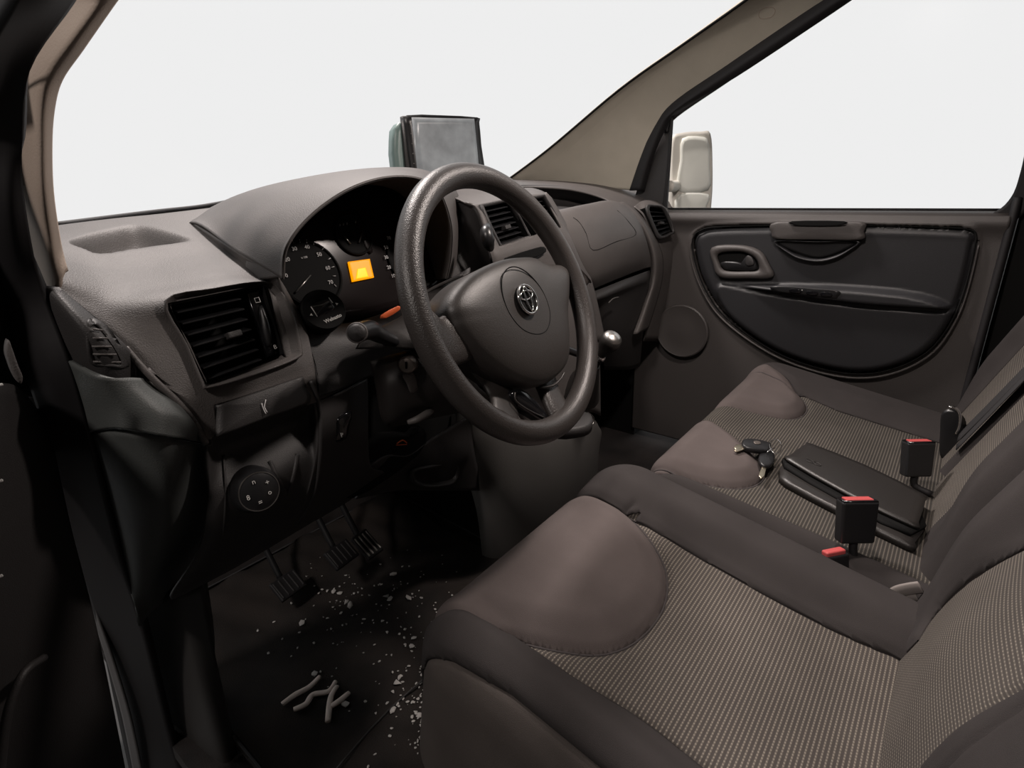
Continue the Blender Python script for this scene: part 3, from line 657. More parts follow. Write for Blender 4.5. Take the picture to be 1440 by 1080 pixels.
# instrument cluster
cl = thing_cl = None
CO = P(508, 380, y=.700); CN = unit(A(0, -math.cos(.38), math.sin(.38)))
def C3(px, py, off=0): return PP(px, py, CO+CN*off, CN)
cB = basis(A(1, 0, 0), zd=CN)
cl = pad('instrument_cluster', [C3(*q) for q in ((396, 425), (388, 370), (412, 315), (460, 275), (520, 255), (590, 255), (625, 290), (636, 340), (628, 395), (595, 420), (540, 440), (470, 452), (430, 440))], CN, 'smoke', da, dome=.0, back=.02, smooth_n=5)
rc = {'left': C3(436, 385, .002), 'right': C3(580, 365, .002), 'mid': C3(497, 330, .002)}
lathe('speedometer_dial', [(.052, -.004), (.052, .002), (.049, .003), (.047, 0.0005), (0, 0.0005)], rc['left'], CN, 'black', cl, seg=48)
lathe('rev_counter_dial', [(.052, -.004), (.052, .002), (.049, .003), (.047, 0.0005), (0, 0.0005)], rc['right'], CN, 'black', cl, seg=48)
lathe('fuel_dial', [(.034, -.004), (.034, .002), (.032, .003), (.030, 0.0005), (0, 0.0005)], rc['mid'], CN, 'black', cl, seg=40)
for s_, px, py in (('10', 401, 388), ('20', 404, 365), ('30', 414, 350), ('40', 432, 347.5), ('50', 449, 358), ('60', 461, 377), ('70', 465, 397)):
    text('dial_number', s_, C3(px, py, .004), cB, .0085, 'dim_white', cl)
for s_, px, py in (('70', 547, 335), ('50', 543, 348), ('30', 543, 362), ('20', 547, 376), ('10', 553, 388)):
    text('dial_number', s_, C3(px, py, .004), cB, .0085, 'dim_white', cl)
text('dial_caption', 'x 100', C3(428, 362, .004), cB, .0045, 'dim_white', cl)
for px, py, qx, qy in ((397, 389, 393, 391), (413, 342, 411, 338), (431.5, 342, 431, 337), (441, 344, 442, 340), (453, 351, 456, 348), (466, 376, 470, 375), (470, 400, 473, 403), (422, 341, 421, 337), (461, 365, 465, 363), (468, 388, 472, 388)):
    tube('tick', [C3(px, py, .004), C3(qx, qy, .004)], .0006, 'dim_white', cl, n=1, seg=6)
tube('needle', [C3(416, 411, .005), C3(437, 387, .005)], [.0016, .0008], 'steel', cl, n=1, seg=6)
tube('needle', [C3(484, 332, .005), C3(493, 343, .005)], [.0008, .0014], 'steel', cl, n=1, seg=6)
tube('needle', [C3(509, 328, .005), C3(505, 341, .005)], [.0008, .0014], 'steel', cl, n=1, seg=6)
for px in (478, 483, 488, 500): tube('tick', [C3(px, 318-(px-478)*.2, .004), C3(px, 315-(px-478)*.2, .004)], .0006, 'dim_white', cl, n=1, seg=6)
lc = pad('orange_display', [C3(*q, .004) for q in ((490, 368), (520, 364), (526, 390), (496, 396))], CN, 'orange', cl, dome=.0003, back=.003, smooth_n=1)
meta(lc, 'lit orange display', None)
pad('display_highlight', [C3(*q, .0052) for q in ((503, 378), (514, 376), (518, 389), (501, 392))], CN, 'yellow', cl, dome=.0003, back=.0005, smooth_n=1)
pad('frame_divider', [C3(*q, .003) for q in ((496, 300), (503, 298), (520, 340), (524, 355), (515, 350))], CN, 'smoke', cl, dome=.001, back=.003, smooth_n=2)
# lower trim under the cluster
patch('cluster_lower_trim', [
    [(395, 415, .665), (430, 445, .66), (480, 455, .66), (540, 440, .665), (600, 415, .67), (640, 395, .675)],
    [(400, 425, .645), (436, 470, .64), (490, 474, .635), (545, 455, .64), (600, 430, .65), (640, 410, .66)],
    [(440, 500, .625), (446, 515, .622), (500, 500, .625), (550, 480, .63), (600, 470, .645), (640, 455, .66)],
    [(446, 566, .606), (456, 560, .606), (515, 532, .63), (560, 520, .66), (600, 510, .68), (640, 500, .70)]],
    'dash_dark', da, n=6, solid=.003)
patch('column_filler', [
    [(500, 468, .66), (530, 452, .66), (570, 435, .66), (640, 400, .67)],
    [(520, 560, .69), (560, 550, .70), (600, 540, .70), (660, 500, .70)],
    [(518, 690, .72), (560, 680, .72), (610, 640, .72), (700, 600, .72)]], 'black', da, n=5, solid=.004)
# small red-orange strip on the column top
pad('orange_strip', [P(*q, y=.56) for q in ((537, 443), (560, 430), (562, 436), (542, 448))], A(0, -1, .3), 'red_print', da, dome=.001, back=.004, smooth_n=2)
# orange lettered pocket below column
pad('lower_pocket', [P(*q, y=.66) for q in ((540, 612), (580, 612), (590, 600), (600, 612), (588, 640), (520, 690), (478, 700), (497, 660))], A(0, -1, 0), 'black', da, dome=-.001, back=.02, smooth_n=2)
tube('orange_symbol', [P(558, 624, y=.655), P(566, 619, y=.655), P(572, 623, y=.655)], .0012, 'red_print', da, n=3, seg=6)
tube('orange_symbol', [P(557, 626, y=.655), P(572, 625, y=.655)], .0008, 'red_print', da, n=1, seg=6)
# knee panel right of the pocket down to the centre console
patch('knee_panel', [
    [(520, 655, .655), (545, 640, .66), (575, 640, .66), (610, 615, .66), (660, 585, .66)],
    [(530, 672, .67), (560, 665, .67), (592, 655, .67), (622, 650, .66), (668, 640, .66)],
    [(500, 702, .70), (560, 690, .70), (600, 690, .69), (640, 690, .68), (680, 690, .68)]], 'dash_dark', da, n=6, solid=.004)

# round heater timer stuck on the dash
ti_n = unit(A(-.12, -.86, .50)); tO = P(454, 437, y=.632)
tm = thing('heater_timer', 'round black heater timer with small display stuck on the dashboard left of the wheel', 'timer', tO)
lathe('timer_body', [(.029, -.02), (.030, 0), (.030, .004), (.0285, .0065), (.027, .0055), (0, .0055)], tO, ti_n, 'black', tm, seg=40, sx=1.05)
tB = basisn(A(1, .05, .12), ti_n)
pad('timer_display', [tO+tB @ A(x_, y_, .0055) for x_, y_ in ((-.015, -.006), (.013, -.006), (.016, .002), (.015, .013), (-.014, .013), (-.016, .002))], ti_n, 'gloss', tm, dome=.002, back=.002, smooth_n=2)
text('timer_lettering', 'Webasto', tO+tB @ A(.004, -.0165, .006), tB, .0075, 'white', tm, bold=.0001)
for x0_, y0_, x1_, y1_ in ((-.0155, -.006, -.0155, .010), (.0155, .003, .0145, .012)):
    tube('display_bar', [tO+tB @ A(x0_, y0_, .0075), tO+tB @ A(x1_, y1_, .0075)], .0006, 'white', tm, n=1, seg=6)
for x_, s_ in ((-.0215, -1), (.022, 1)):
    o = pad('arrow_mark', [tO+tB @ A(x_+s_*.0015, .0, .0058), tO+tB @ A(x_-s_*.002, .002, .0058), tO+tB @ A(x_-s_*.002, -.002, .0058)], ti_n, 'white', tm, dome=.0002, back=.0005, smooth_n=1, closed_cr=False)

# centre part: grey fascia between the hood and the centre stack
patch('centre_left_cheek', [
    [(632, 270, .76), (640, 283, .74), (655, 284, .70), (668, 294, .675), (676, 318, .665), (684, 345, .655)],
    [(634, 300, .74), (645, 310, .72), (655, 318, .70), (668, 332, .685), (680, 350, .67), (688, 362, .655)],
    [(620, 345, .73), (632, 350, .72), (650, 358, .71), (665, 368, .69), (680, 376, .675), (692, 382, .66)],
    [(596, 408, .69), (615, 408, .69), (640, 408, .69), (665, 408, .69), (685, 408, .67), (700, 408, .66)],
    [(590, 470, .70), (610, 470, .70), (640, 470, .70), (665, 470, .69), (685, 470, .68), (700, 470, .67)]], 'dash_dark', da, n=6, solid=.003)
patch('centre_stack', [
    [(622, 262, .86), (650, 264, .86), (700, 265, .86), (745, 264, .86), (752, 266, .86)],
    [(628, 272, .78), (656, 276, .77), (700, 272, .77), (750, 266, .77), (766, 270, .77)],
    [(650, 282, .705), (664, 286, .69), (705, 278, .69), (758, 271, .69), (772, 276, .70)],
    [(668, 294, .672), (677, 290, .665), (717, 282, .665), (766, 276, .667), (778, 286, .68)],
    [(678, 320, .655), (688, 318, .645), (730, 306, .645), (778, 298, .648), (790, 308, .662)],
    [(686, 345, .640), (702, 346, .630), (744, 333, .630), (790, 320, .632), (802, 334, .648)],
    [(694, 372, .630), (708, 366, .622), (752, 352, .620), (800, 340, .622), (812, 356, .640)],
    [(705, 420, .625), (720, 410, .618), (765, 395, .615), (810, 380, .615), (826, 392, .630)],
    [(720, 520, .61), (740, 510, .60), (785, 490, .60), (825, 470, .60), (842, 480, .62)],
    [(730, 600, .62), (750, 600, .60), (790, 590, .60), (830, 580, .60), (845, 585, .62)]],
    'dash', da, n=7, solid=.003, holes=((3, 5, 1, 2), (3, 5, 2, 3)))
NS = unit(A(0, -.95, .31))
def bz_mid(a):
    O, n = a
    return bezel('air_vent', [PP(*q, O+n*.001, n) for q in ((676, 287), (717, 279), (733, 306), (748, 335), (704, 349), (688, 318))], [PP(*q, O-n*.003, n) for q in ((680, 291), (714, 284), (729, 308), (743, 331), (705, 344), (692, 318))], n, 'dash_dark', da, h=.003, smooth_n=1)
vent('air_vent', ((679, 290), (717, 282), (744, 332), (703, 345)), .660, 7, (.55, .62), bz_mid, da, nB=NS, sl_in=(.02, .95))
def bz_mid2(a):
    O, n = a
    return bezel('air_vent', [PP(*q, O+n*.001, n) for q in ((732, 279), (766, 273), (780, 297), (792, 320), (756, 333), (744, 306))], [PP(*q, O-n*.003, n) for q in ((736, 282), (763, 278), (776, 298), (787, 318), (757, 328), (747, 304))], n, 'dash_dark', da, h=.003, smooth_n=1)
vent('air_vent', ((733, 281), (766, 275), (790, 320), (757, 330)), .660, 7, (.55, .62), bz_mid2, da, nB=NS, sl_in=(.02, .95))
pad('storage_slot', [P(*q, y=.612) for q in ((712, 362), (752, 349), (765, 347), (768, 354), (752, 362), (716, 368))], NS, 'black', da, dome=0, back=.004, smooth_n=2)
patch('stack_side_trim', [[(768, 270, .70), (782, 300, .662), (800, 336, .645), (822, 392, .628), (840, 480, .615)], [(776, 278, .705), (792, 306, .672), (812, 345, .655), (834, 400, .638), (852, 480, .625)]], 'dash', da, n=6, solid=.01)
ak = tube('audio_stalk', [P(686, 318, y=.62), P(684, 326, y=.605), P(686, 338, y=.60), P(690, 350, y=.61)], [.006, .0115, .0125, .006], 'black_sat', da, seg=14)

# passenger side ---------------------------------------------------
patch('passenger_shelf', [
    [(640, 256, 1.24), (700, 253, 1.24), (745, 252.5, 1.20), (800, 254, 1.08), (850, 258, .96), (900, 266, .86), (930, 276, .80), (948, 290, .76)],
    [(650, 262, 1.10), (705, 258, 1.12), (748, 256, 1.08), (805, 259, .98), (850, 265, .90), (886, 276, .82), (910, 288, .765), (930, 303, .73)],
    [(655, 266, 1.0), (710, 260.5, 1.05), (750, 259, 1.0), (806, 263, .90), (845, 272, .83), (872, 284, .77), (892, 302, .72), (908, 324, .70)],
    [(655, 272, .95), (706, 264, .98), (748, 262.5, .95), (800, 266, .88), (842, 276, .81), (868, 289, .75), (889, 306, .705), (905, 328, .688)]], 'dash', da, n=7, solid=.004)
patch('shelf_recess', [
    [(700, 262, 1.00), (748, 261, .97), (802, 264, .90), (845, 274, .83), (872, 288, .77)],
    [(700, 285, .99), (750, 285, .97), (800, 288, .90), (840, 296, .84), (870, 305, .78)],
    [(720, 300, .80), (765, 300, .78), (800, 300, .74), (840, 300, .73), (870, 310, .72)]], 'dash_dark', da, n=6, solid=.004)
abc = patch('airbag_cover', [
    [(752, 300, .74), (782, 296, .73), (820, 289, .73), (856, 282, .735), (880, 290, .735), (890, 303, .73)],
    [(772, 303, .70), (795, 296, .69), (830, 288, .69), (862, 284, .69), (885, 293, .70), (897, 310, .71)],
    [(785, 330, .665), (808, 320, .655), (845, 310, .65), (880, 303, .655), (898, 312, .67), (905, 326, .69)],
    [(800, 365, .650), (825, 355, .635), (860, 342, .630), (895, 332, .635), (908, 338, .655), (912, 350, .68)],
    [(812, 395, .655), (835, 388, .638), (870, 373, .634), (900, 362, .640), (912, 360, .66), (916, 365, .68)],
    [(818, 412, .675), (838, 405, .66), (870, 392, .658), (900, 380, .66), (914, 376, .67), (919, 378, .69)]], 'dash', da, n=8, solid=.004)
bag_s = [(806, 306, .659), (814, 312, .655), (824, 328, .643), (834, 352, .6345), (866, 340, .629), (894, 330, .634), (884, 312, .644), (868, 296, .664)]
tube('airbag_seam', [RC(q[0], q[1], [abc], .0002) for q in bag_s], .0008, 'black', da, n=4, seg=6)
patch('curved_pillar', [
    [(866, 286, .765), (878, 284, .765), (892, 292, .745)],
    [(888, 303, .72), (898, 302, .71), (908, 310, .715)],
    [(905, 330, .69), (913, 328, .675), (922, 333, .685)],
    [(914, 362, .675), (922, 360, .655), (932, 360, .665)],
    [(913, 395, .675), (922, 392, .655), (932, 390, .665)],
    [(904, 430, .675), (912, 428, .66), (924, 424, .67)],
    [(890, 470, .68), (900, 468, .665), (912, 462, .68)]], 'dash', da, n=6, solid=.004)
patch('right_pod', [
    [(892, 290, .745), (905, 282, .76), (925, 283, .75), (946, 294, .74), (957, 306, .73)],
    [(905, 303, .715), (912, 292, .715), (936, 295, .70), (952, 312, .70), (958, 330, .71)],
    [(918, 330, .69), (926, 331, .685), (947, 322, .683), (954, 332, .69), (957, 350, .70)],
    [(926, 345, .68), (930, 342, .678), (948, 336, .678), (953, 348, .688), (955, 370, .70)],
    [(930, 372, .67), (933, 370, .67), (945, 366, .675), (950, 380, .69), (952, 400, .70)],
    [(926, 395, .675), (930, 398, .675), (940, 396, .68), (945, 410, .69), (948, 430, .70)],
    [(905, 480, .70), (912, 480, .70), (922, 480, .70), (932, 480, .70), (940, 480, .70)]], 'dash', da, n=6, solid=.004, holes=((1, 2, 1, 2),))
def bz_r(a):
    O, n = a
    return bezel('air_vent', [PP(*q, O+n*.001, n) for q in ((909, 291), (920, 288), (936, 293), (949, 324), (944, 330), (928, 336), (920, 322))], [PP(*q, O-n*.003, n) for q in ((913, 294), (921, 292), (933, 296), (945, 323), (941, 327), (930, 331), (922, 319))], n, 'dash_dark', da, h=.003, smooth_n=3)
vent('air_vent', ((911, 291), (936, 294), (947, 324), (927, 333)), .700, 6, (.5, .5), bz_r, da, nB=unit(A(-.25, -.93, .25)), sl_in=(.03, .97))
patch('glovebox', [
    [(822, 414, .668), (850, 404, .655), (880, 392, .655), (914, 380, .665)],
    [(826, 426, .655), (850, 416, .640), (880, 404, .640), (914, 392, .655)],
    [(830, 438, .68), (852, 430, .66), (880, 418, .66), (912, 408, .67)],
    [(840, 480, .70), (860, 475, .68), (880, 470, .68), (905, 462, .69)],
    [(850, 520, .74), (865, 520, .73), (885, 520, .73), (900, 515, .74)]], 'dash_dark', da, n=5, solid=.004)
tube('glovebox_latch', [P(856, 426, y=.632), P(862, 420, y=.630), P(870, 418, y=.632)], .0015, 'dash', da, n=4, seg=6)
# hidden carcass that closes the dashboard under its skin
patch('carcass_top', [
    [A(-.76, 1.05, .84), A(-.40, 1.22, .84), A(0, 1.34, .84), A(.45, 1.36, .84), A(.86, 1.25, .84)],
    [A(-.76, .90, .82), A(-.40, .95, .82), A(0, .98, .80), A(.45, 1.02, .80), A(.86, .95, .82)],
    [A(-.74, .76, .70), A(-.40, .80, .70), A(0, .80, .66), A(.45, .86, .66), A(.86, .82, .66)],
    [A(-.72, .74, .46), A(-.40, .76, .46), A(0, .76, .40), A(.45, .84, .40), A(.86, .84, .40)]], 'black', da, n=4, solid=.01)
# rear ledge silhouettes near the windscreen
tube('windscreen_gasket', [P(70, 318, y=1.0), P(215, 299, y=1.12), P(290, 290, y=1.18), P(365, 275, y=1.22)], .005, 'rubber', da, n=5, seg=8)
patch('demist_grille', [[(258, 303, 1.06), (290, 297, 1.10), (350, 281, 1.12)], [(262, 312, .98), (300, 303, 1.0), (345, 290, 1.05)]], 'beige', da, n=4, solid=.004)

# centre console -----------------------------------------------------
cc = thing('centre_console', 'dark grey lower console bulging below the steering wheel', 'console', (-.05, .62, .30))
patch('console_body', [
    [(640, 575, .70), (665, 580, .66), (720, 585, .62), (780, 585, .60), (815, 583, .60), (836, 590, .62), (842, 600, .66)],
    [(645, 620, .70), (668, 620, .66), (720, 625, .615), (780, 625, .59), (818, 612, .59), (838, 608, .62), (846, 610, .66)],
    [(660, 680, .71), (680, 690, .67), (720, 700, .63), (780, 690, .605), (815, 670, .605), (835, 650, .63), (842, 640, .67)],
    [(672, 730, .74), (690, 745, .70), (730, 760, .67), (780, 755, .65), (812, 730, .65), (832, 700, .67), (840, 680, .70)],
    [(680, 800, .78), (700, 810, .76), (740, 820, .74), (790, 810, .72), (815, 790, .72), (835, 750, .74), (845, 720, .76)]], 'console', cc, n=7, solid=.005)
tube('chrome_edge', [P(826, 580, y=.60), P(834, 586, y=.60), (P(835, 594, y=.60)), P(828, 602, y=.60)], .0018, 'steel', cc, n=4, seg=8)
pad('console_tray', [P(*q, z=.475) for q in ((770, 590), (800, 578), (826, 580), (833, 590), (822, 600), (785, 604))], A(0, 0, 1), 'dash_dark', cc, dome=.002, back=.02, smooth_n=3)
bezel('cup_pocket', [P(*q, y=.665) for q in ((578, 662), (600, 655), (640, 650), (646, 668), (635, 682), (600, 686), (580, 678))], [P(*q, y=.67) for q in ((584, 664), (602, 660), (634, 656), (638, 668), (630, 676), (602, 680), (585, 674))], unit(A(-.3, -1, .2)), 'dash_dark', cc, h=.006, smooth_n=4)

# gear lever -----------------------------------------------------------
gk = P(857, 482, y=.50)
gl = thing('gear_lever', 'round gear knob with a silver cap behind the right of the steering wheel', 'gear lever', gk-A(0, 0, .08))
ax = unit(A(-.15, -.55, .82))
lathe('knob', [(.008, -.045), (.012, -.03), (.020, -.012), (.0235, .002), (.022, .014), (.016, .0195), (0, .021)], gk, ax, 'leather', gl, seg=28)
lathe('silver_cap', [(.0205, .012), (.0190, .0185), (.012, .0235), (0, .025)], gk, ax, 'steel', gl, seg=28)
tube('shaft', [gk-ax*.035, gk-ax*.09, gk-ax*.14+A(0, .04, 0)], .007, 'black_sat', gl)
lathe('collar', [(.012, -.050), (.0125, -.045), (.010, -.040)], gk, ax, 'chrome', gl, seg=20)
lathe('gaiter', [(.055, -.17), (.04, -.14), (.022, -.10), (.012, -.075)], gk, ax, 'leather', gl, seg=20)

# tablet on the dash -----------------------------------------------------
tb = thing('tablet_display', 'black framed tablet display standing on the dashboard behind the steering wheel', 'display', P(620, 245, y=.95))
tn = unit(np.cross(P(672, 165, y=.90)-P(577, 163, y=.94), P(577, 238, y=.93)-P(568, 163, y=.94)));
tn = tn if tn @ (CAM-P(620, 200, y=.93)) > 0 else -tn
TO = P(577, 238, y=.945); 
def T3(px, py, off=0): return PP(px, py, TO+tn*off, tn)
pad('bezel', [T3(*q) for q in ((572, 162), (620, 162), (671, 165), (674, 172), (677, 205), (681, 262), (640, 270), (588, 270), (580, 240), (571, 175))], tn, 'black_sat', tb, dome=.0008, back=.014, smooth_n=2)
pad('back_case', [T3(*q, -.008) for q in ((566, 163), (620, 162), (670, 165), (680, 262), (582, 268), (572, 235))], tn, 'dash_dark', tb, dome=0, back=.012, smooth_n=1)
pad('rear_housing', [T3(*q, -.018) for q in ((562, 172), (600, 168), (660, 172), (670, 262), (572, 268), (557, 235), (555, 195))], tn, 'teal', tb, dome=0, back=.03, smooth_n=2)
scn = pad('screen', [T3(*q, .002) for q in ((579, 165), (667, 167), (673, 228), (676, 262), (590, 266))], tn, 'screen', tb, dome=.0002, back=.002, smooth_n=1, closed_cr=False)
for i in range(5):
    lathe('touch_button', [(.0016, 0), (.0012, .0006)], T3(576.5+i*1.4, 174+i*14, .003), tn, 'dash', tb, seg=8)
tube('stand', [T3(628, 262, -.02), T3(628, 285, -.03), P(628, 300, y=.90)], .012, 'black_sat', tb, seg=8)

# ------------------------------------------------------------------ steering wheel
sw_c = A(-.3527, .4266, .7530); WN = unit(A(.0809, -.9154, .3942)); W1 = unit(A(.99612, .08803, 0)); W2 = unit(A(-.0347, .3927, .9190))
wh = thing('steering_wheel', 'black steering wheel with an airbag hub and a round chrome emblem', 'steering wheel', sw_c)
def W3(px, py, off=0): return PP(px, py, sw_c+WN*off, WN)
th_ = np.linspace(0, 2*math.pi, 129)[:-1]
tube('rim', [sw_c+.1843*(math.cos(a)*W1+math.sin(a)*W2) for a in th_], .0170, 'rim', wh, closed=True, seg=20, raw_pts=True)
hubp = [(628, 432), (638, 408), (664, 384), (704, 366), (742, 362), (768, 372), (786, 374), (796, 384), (797, 410), (795, 440), (797, 478), (795, 508), (782, 530), (756, 544), (726, 540), (694, 522), (664, 496), (642, 468), (634, 452)]
def dome_pad(name, px, off, n, mat, parent, dome, back, cbias=None, rings=12, rnd_=.012):
    p = cr([W3(a, b, off) for a, b in px], 6, True); m = len(p); c = p.mean(0) if cbias is None else cbias
    V = [p-n*back, p-n*.002]
    for k in range(1, rings):
        t = k/rings; s = 1-t**1.3; hh = dome*math.sqrt(max(0, 1-s**4))
        V.append(c+(p-c)*s+n*hh)
    V = np.concatenate(V); F = []
    for k in range(rings):
        for i in range(m): F.append((k*m+i, k*m+(i+1) % m, (k+1)*m+(i+1) % m, (k+1)*m+i))
    V = np.vstack([V, c+n*dome]); t = len(V)-1
    for i in range(m): F.append((rings*m+i, rings*m+(i+1) % m, t))
    F.append(tuple(range(m))[::-1])
    o = raw(name, V, F, mat, parent); fix(o); return o
hub = dome_pad('hub', hubp, -.004, WN, 'hub', wh, .022, .045)
# spokes blend from hub to rim
def spoke(name, pts_px, offs, widths, th, mat):
    # flat ribbon-like swept body: centre line with width in the wheel plane and thickness
    c = cr([W3(a, b, o) for (a, b), o in zip(pts_px, offs)], 6); m = len(c)
    w = np.interp(np.linspace(0, 1, m), np.linspace(0, 1, len(widths)), widths)
    T = np.gradient(c, axis=0); V = []; seg = 16
    for i in range(m):
        t = unit(T[i]); s = unit(np.cross(WN, t)); nn = unit(np.cross(t, s))
        for k in range(seg):
            a = 2*math.pi*k/seg; ca, sa = math.cos(a), math.sin(a)
            V.append(c[i]+s*w[i]*np.sign(ca)*abs(ca)**.8+nn*th*np.sign(sa)*abs(sa)**.8)
    F = []
    for i in range(m-1):
        for k in range(seg): F.append((i*seg+k, i*seg+(k+1) % seg, (i+1)*seg+(k+1) % seg, (i+1)*seg+k))
    F.append(tuple(range(seg))); F.append(tuple((m-1)*seg+k for k in range(seg)))
    o = raw(name, V, F, mat, wh); fix(o); return o
spoke('spoke', ((680, 448), (650, 470), (625, 482), (604, 478)), (-.030, -.016, -.010, 0), (.040, .034, .030, .040), .011, 'rim')
spoke('spoke', ((770, 410), (790, 398), (806, 386), (812, 378)), (-.030, -.014, -.006, 0), (.030, .026, .030, .040), .011, 'rim')
spoke('spoke', ((758, 515), (772, 550), (786, 578), (800, 592)), (-.030, -.018, -.008, 0), (.030, .024, .026, .036), .010, 'rim')
spoke('spoke', ((676, 505), (692, 530), (706, 560), (712, 590)), (-.034, -.034, -.026, -.012), (.030, .026, .026, .030), .007, 'hub')
pad('spoke_insert', [W3(*q, -.010) for q in ((723, 549), (734, 548), (752, 562), (770, 584), (768, 590), (744, 576), (727, 563))], WN, 'gloss', wh, dome=.002, back=.02, smooth_n=3)
tube('insert_edge', [W3(*q, -.007) for q in ((724, 552), (726, 564), (744, 577), (769, 589))], .0012, 'hub', wh, n=4, seg=6)
tube('hub_chrome_clip', [W3(*q, -.004) for q in ((759, 545), (778, 542), (789, 532), (793, 524))], .0018, 'hub', wh, n=4, seg=6)
# oval moulded ring round the emblem
oc = W3(739, 432, .016)
ov = [W3(*q, .0175) for q in ((708, 385), (722, 375), (742, 384), (762, 408), (773, 438), (770, 462), (756, 470), (735, 463), (716, 440), (706, 410))]
tube('oval_groove', ov, .0009, 'black', wh, closed=True, n=5, seg=6)
emc = W3(740.5, 421.5, .021)
em = lathe('emblem', [(.0210, -.004), (.0210, .0008), (.019, .0012), (0, .0012)], emc, WN, 'black', wh, seg=36)
def ell(name, cx, cy, rx, ry, r, hgt=.0022, fl=1):
    return tube(name, [emc+W1*(cx+rx*math.cos(a))+W2*(cy+ry*math.sin(a))+WN*hgt for a in th_[::3]], r, 'chrome', em, closed=True, seg=8, raw_pts=True)
ell('emblem_ring', 0, 0, .0205, .0205, .0019)
ell('emblem_ring', 0, .0060, .0155, .0062, .0014)
ell('emblem_ring', 0, .0005, .0058, .0170, .0014, .0030)

# ------------------------------------------------------------------ steering column
sc_t = thing('steering_column', 'dark steering column shroud with ignition lock behind the wheel', 'steering column', (-.38, .56, .66))
patch('upper_shroud', [
    [(606, 432, .58), (632, 412, .58), (640, 398, .60), (660, 386, .60)],
    [(592, 425, .60), (604, 412, .60), (634, 395, .61), (660, 380, .61)],
    [(560, 455, .60), (570, 440, .60), (600, 425, .60), (634, 405, .60)],
    [(516, 470, .60), (545, 460, .58), (590, 470, .55), (640, 470, .53)],
    [(500, 490, .60), (545, 490, .57), (590, 490, .54), (640, 490, .52)]], 'cover', sc_t, n=6, solid=.004)
tube('shroud_edge', [P(598, 412, y=.60), P(616, 402, y=.595), P(636, 393, y=.59), P(650, 387, y=.59)], .003, 'dash', sc_t, n=4, seg=8)
patch('lower_shroud', [
    [(520, 508, .62), (545, 500, .60), (585, 492, .56), (630, 490, .53), (660, 500, .53)],
    [(528, 545, .61), (545, 540, .575), (590, 535, .545), (630, 535, .52), (670, 540, .53)],
    [(535, 585, .61), (552, 590, .585), (592, 575, .56), (640, 565, .54), (700, 565, .55)],
    [(545, 600, .63), (556, 600, .61), (600, 590, .60), (650, 580, .60), (700, 575, .60)]], 'cover', sc_t, n=6, solid=.004)
ig = P(573, 513, y=.545); ign = unit(A(-.75, -.62, .25))
igp = lathe('ignition_lock', [(.013, -.03), (.013, .004), (.011, .008), (.009, .009), (0, .009)], ig, ign, 'dull', sc_t, seg=24)
rbox('key_slot', ig+ign*.010, (.010, .003, .003), basis(A(.1, 0, 1), zd=ign), 'black', igp, bevel=.0005)
pad('lock_guard', [P(*q, y=.540) for q in ((566, 527), (580, 524), (587, 545), (578, 553), (572, 540))], ign, 'dash', sc_t, dome=.003, back=.01, smooth_n=3)
tube('adjust_lever', [P(574, 594, y=.56), P(586, 590, y=.55), P(600, 582, y=.55), P(607, 578, y=.555)], [.004, .0055, .006, .004], 'dash', sc_t, seg=10)
st = tube('indicator_stalk', [P(504, 468, y=.53), P(520, 464, y=.545), P(534, 471, y=.56), P(560, 482, y=.57), P(600, 490, y=.58)], [.0115, .0135, .0115, .008, .008], 'black_sat', sc_t, seg=16)
ec = P(502, 468, y=.528); en = unit(CAM-ec+A(-.12, 0, 0))
lathe('stalk_end', [(.0132, -.012), (.0135, 0), (.0125, .002), (.0115, .0022)], ec, en, 'dash', st, seg=24)
lathe('stalk_button', [(.0120, -.004), (.0118, .002), (.0085, .0055), (0, .0068)], ec, en, 'dash_dark', st, seg=24)
tube('wiper_stalk', [P(700, 470, y=.56), P(760, 480, y=.55), P(812, 497, y=.53)], .008, 'black_sat', sc_t, seg=10)

# ------------------------------------------------------------------ pedals, mat, floor bits
def pedal(px, py, w, hh, zz, label, name='pedal', rot=.5):
    c = P(px, py, z=zz); B = basis(A(1, .1, 0), zd=unit(A(0, -.6, .8)))
    t = thing(name, label, 'pedal', c, group=None)
    rbox('pad_plate', c, (w, hh, .010), B, 'rubber', t, bevel=.003)
    k = max(3, int(w/.011))
    for i in range(k):
        x_ = -w/2+w*(i+.5)/k
        rbox('grip_rib', c+B @ A(x_, 0, .006), (.0035, hh*.8, .003), B, 'dash_dark' if name != 'accelerator_pedal' else 'steel', t, bevel=.0006, seg=1)
    tube('pedal_arm', [c-B @ A(0, -.02, .01), c+A(0, .10, .12), c+A(0, .14, .26)], .007, 'black_sat', t)
pedal(405, 823, .065, .05, .08, 'clutch pedal with ribbed rubber, leftmost and nearest the door', 'clutch_pedal')
pedal(480, 780, .065, .05, .13, 'brake pedal with ribbed rubber, the middle of three', 'brake_pedal')
pedal(516, 766, .045, .065, .15, 'accelerator pedal with steel ribs, rightmost of the three', 'accelerator_pedal')
fm = thing('floor_mat', 'dark brown worn carpet mat strewn with pale debris', 'floor mat', P(480, 950, z=0))
mz = [(272, 838), (355, 1100), (560, 1250), (900, 1000), (700, 780), (560, 730), (430, 770)]
cs = np.array([P(a, b, z=.004) for a, b in [(286, 830), (340, 1110), (640, 1240), (800, 850), (640, 700)]])
x0m, x1m, y0m, y1m = -.735, -.06, .30, 1.16
gx = np.linspace(x0m, x1m, 90); gyy = np.linspace(y0m, y1m, 110); XM, YM = np.meshgrid(gx, gyy)
ZM = .006+.010*sm((YM-.95)/.2)*8*.6+.004*np.sin(XM*31)*np.sin(YM*23)+.003*np.sin(XM*70+YM*50)
ZM = ZM+.012*sm((x0m+.05-XM)/.05)
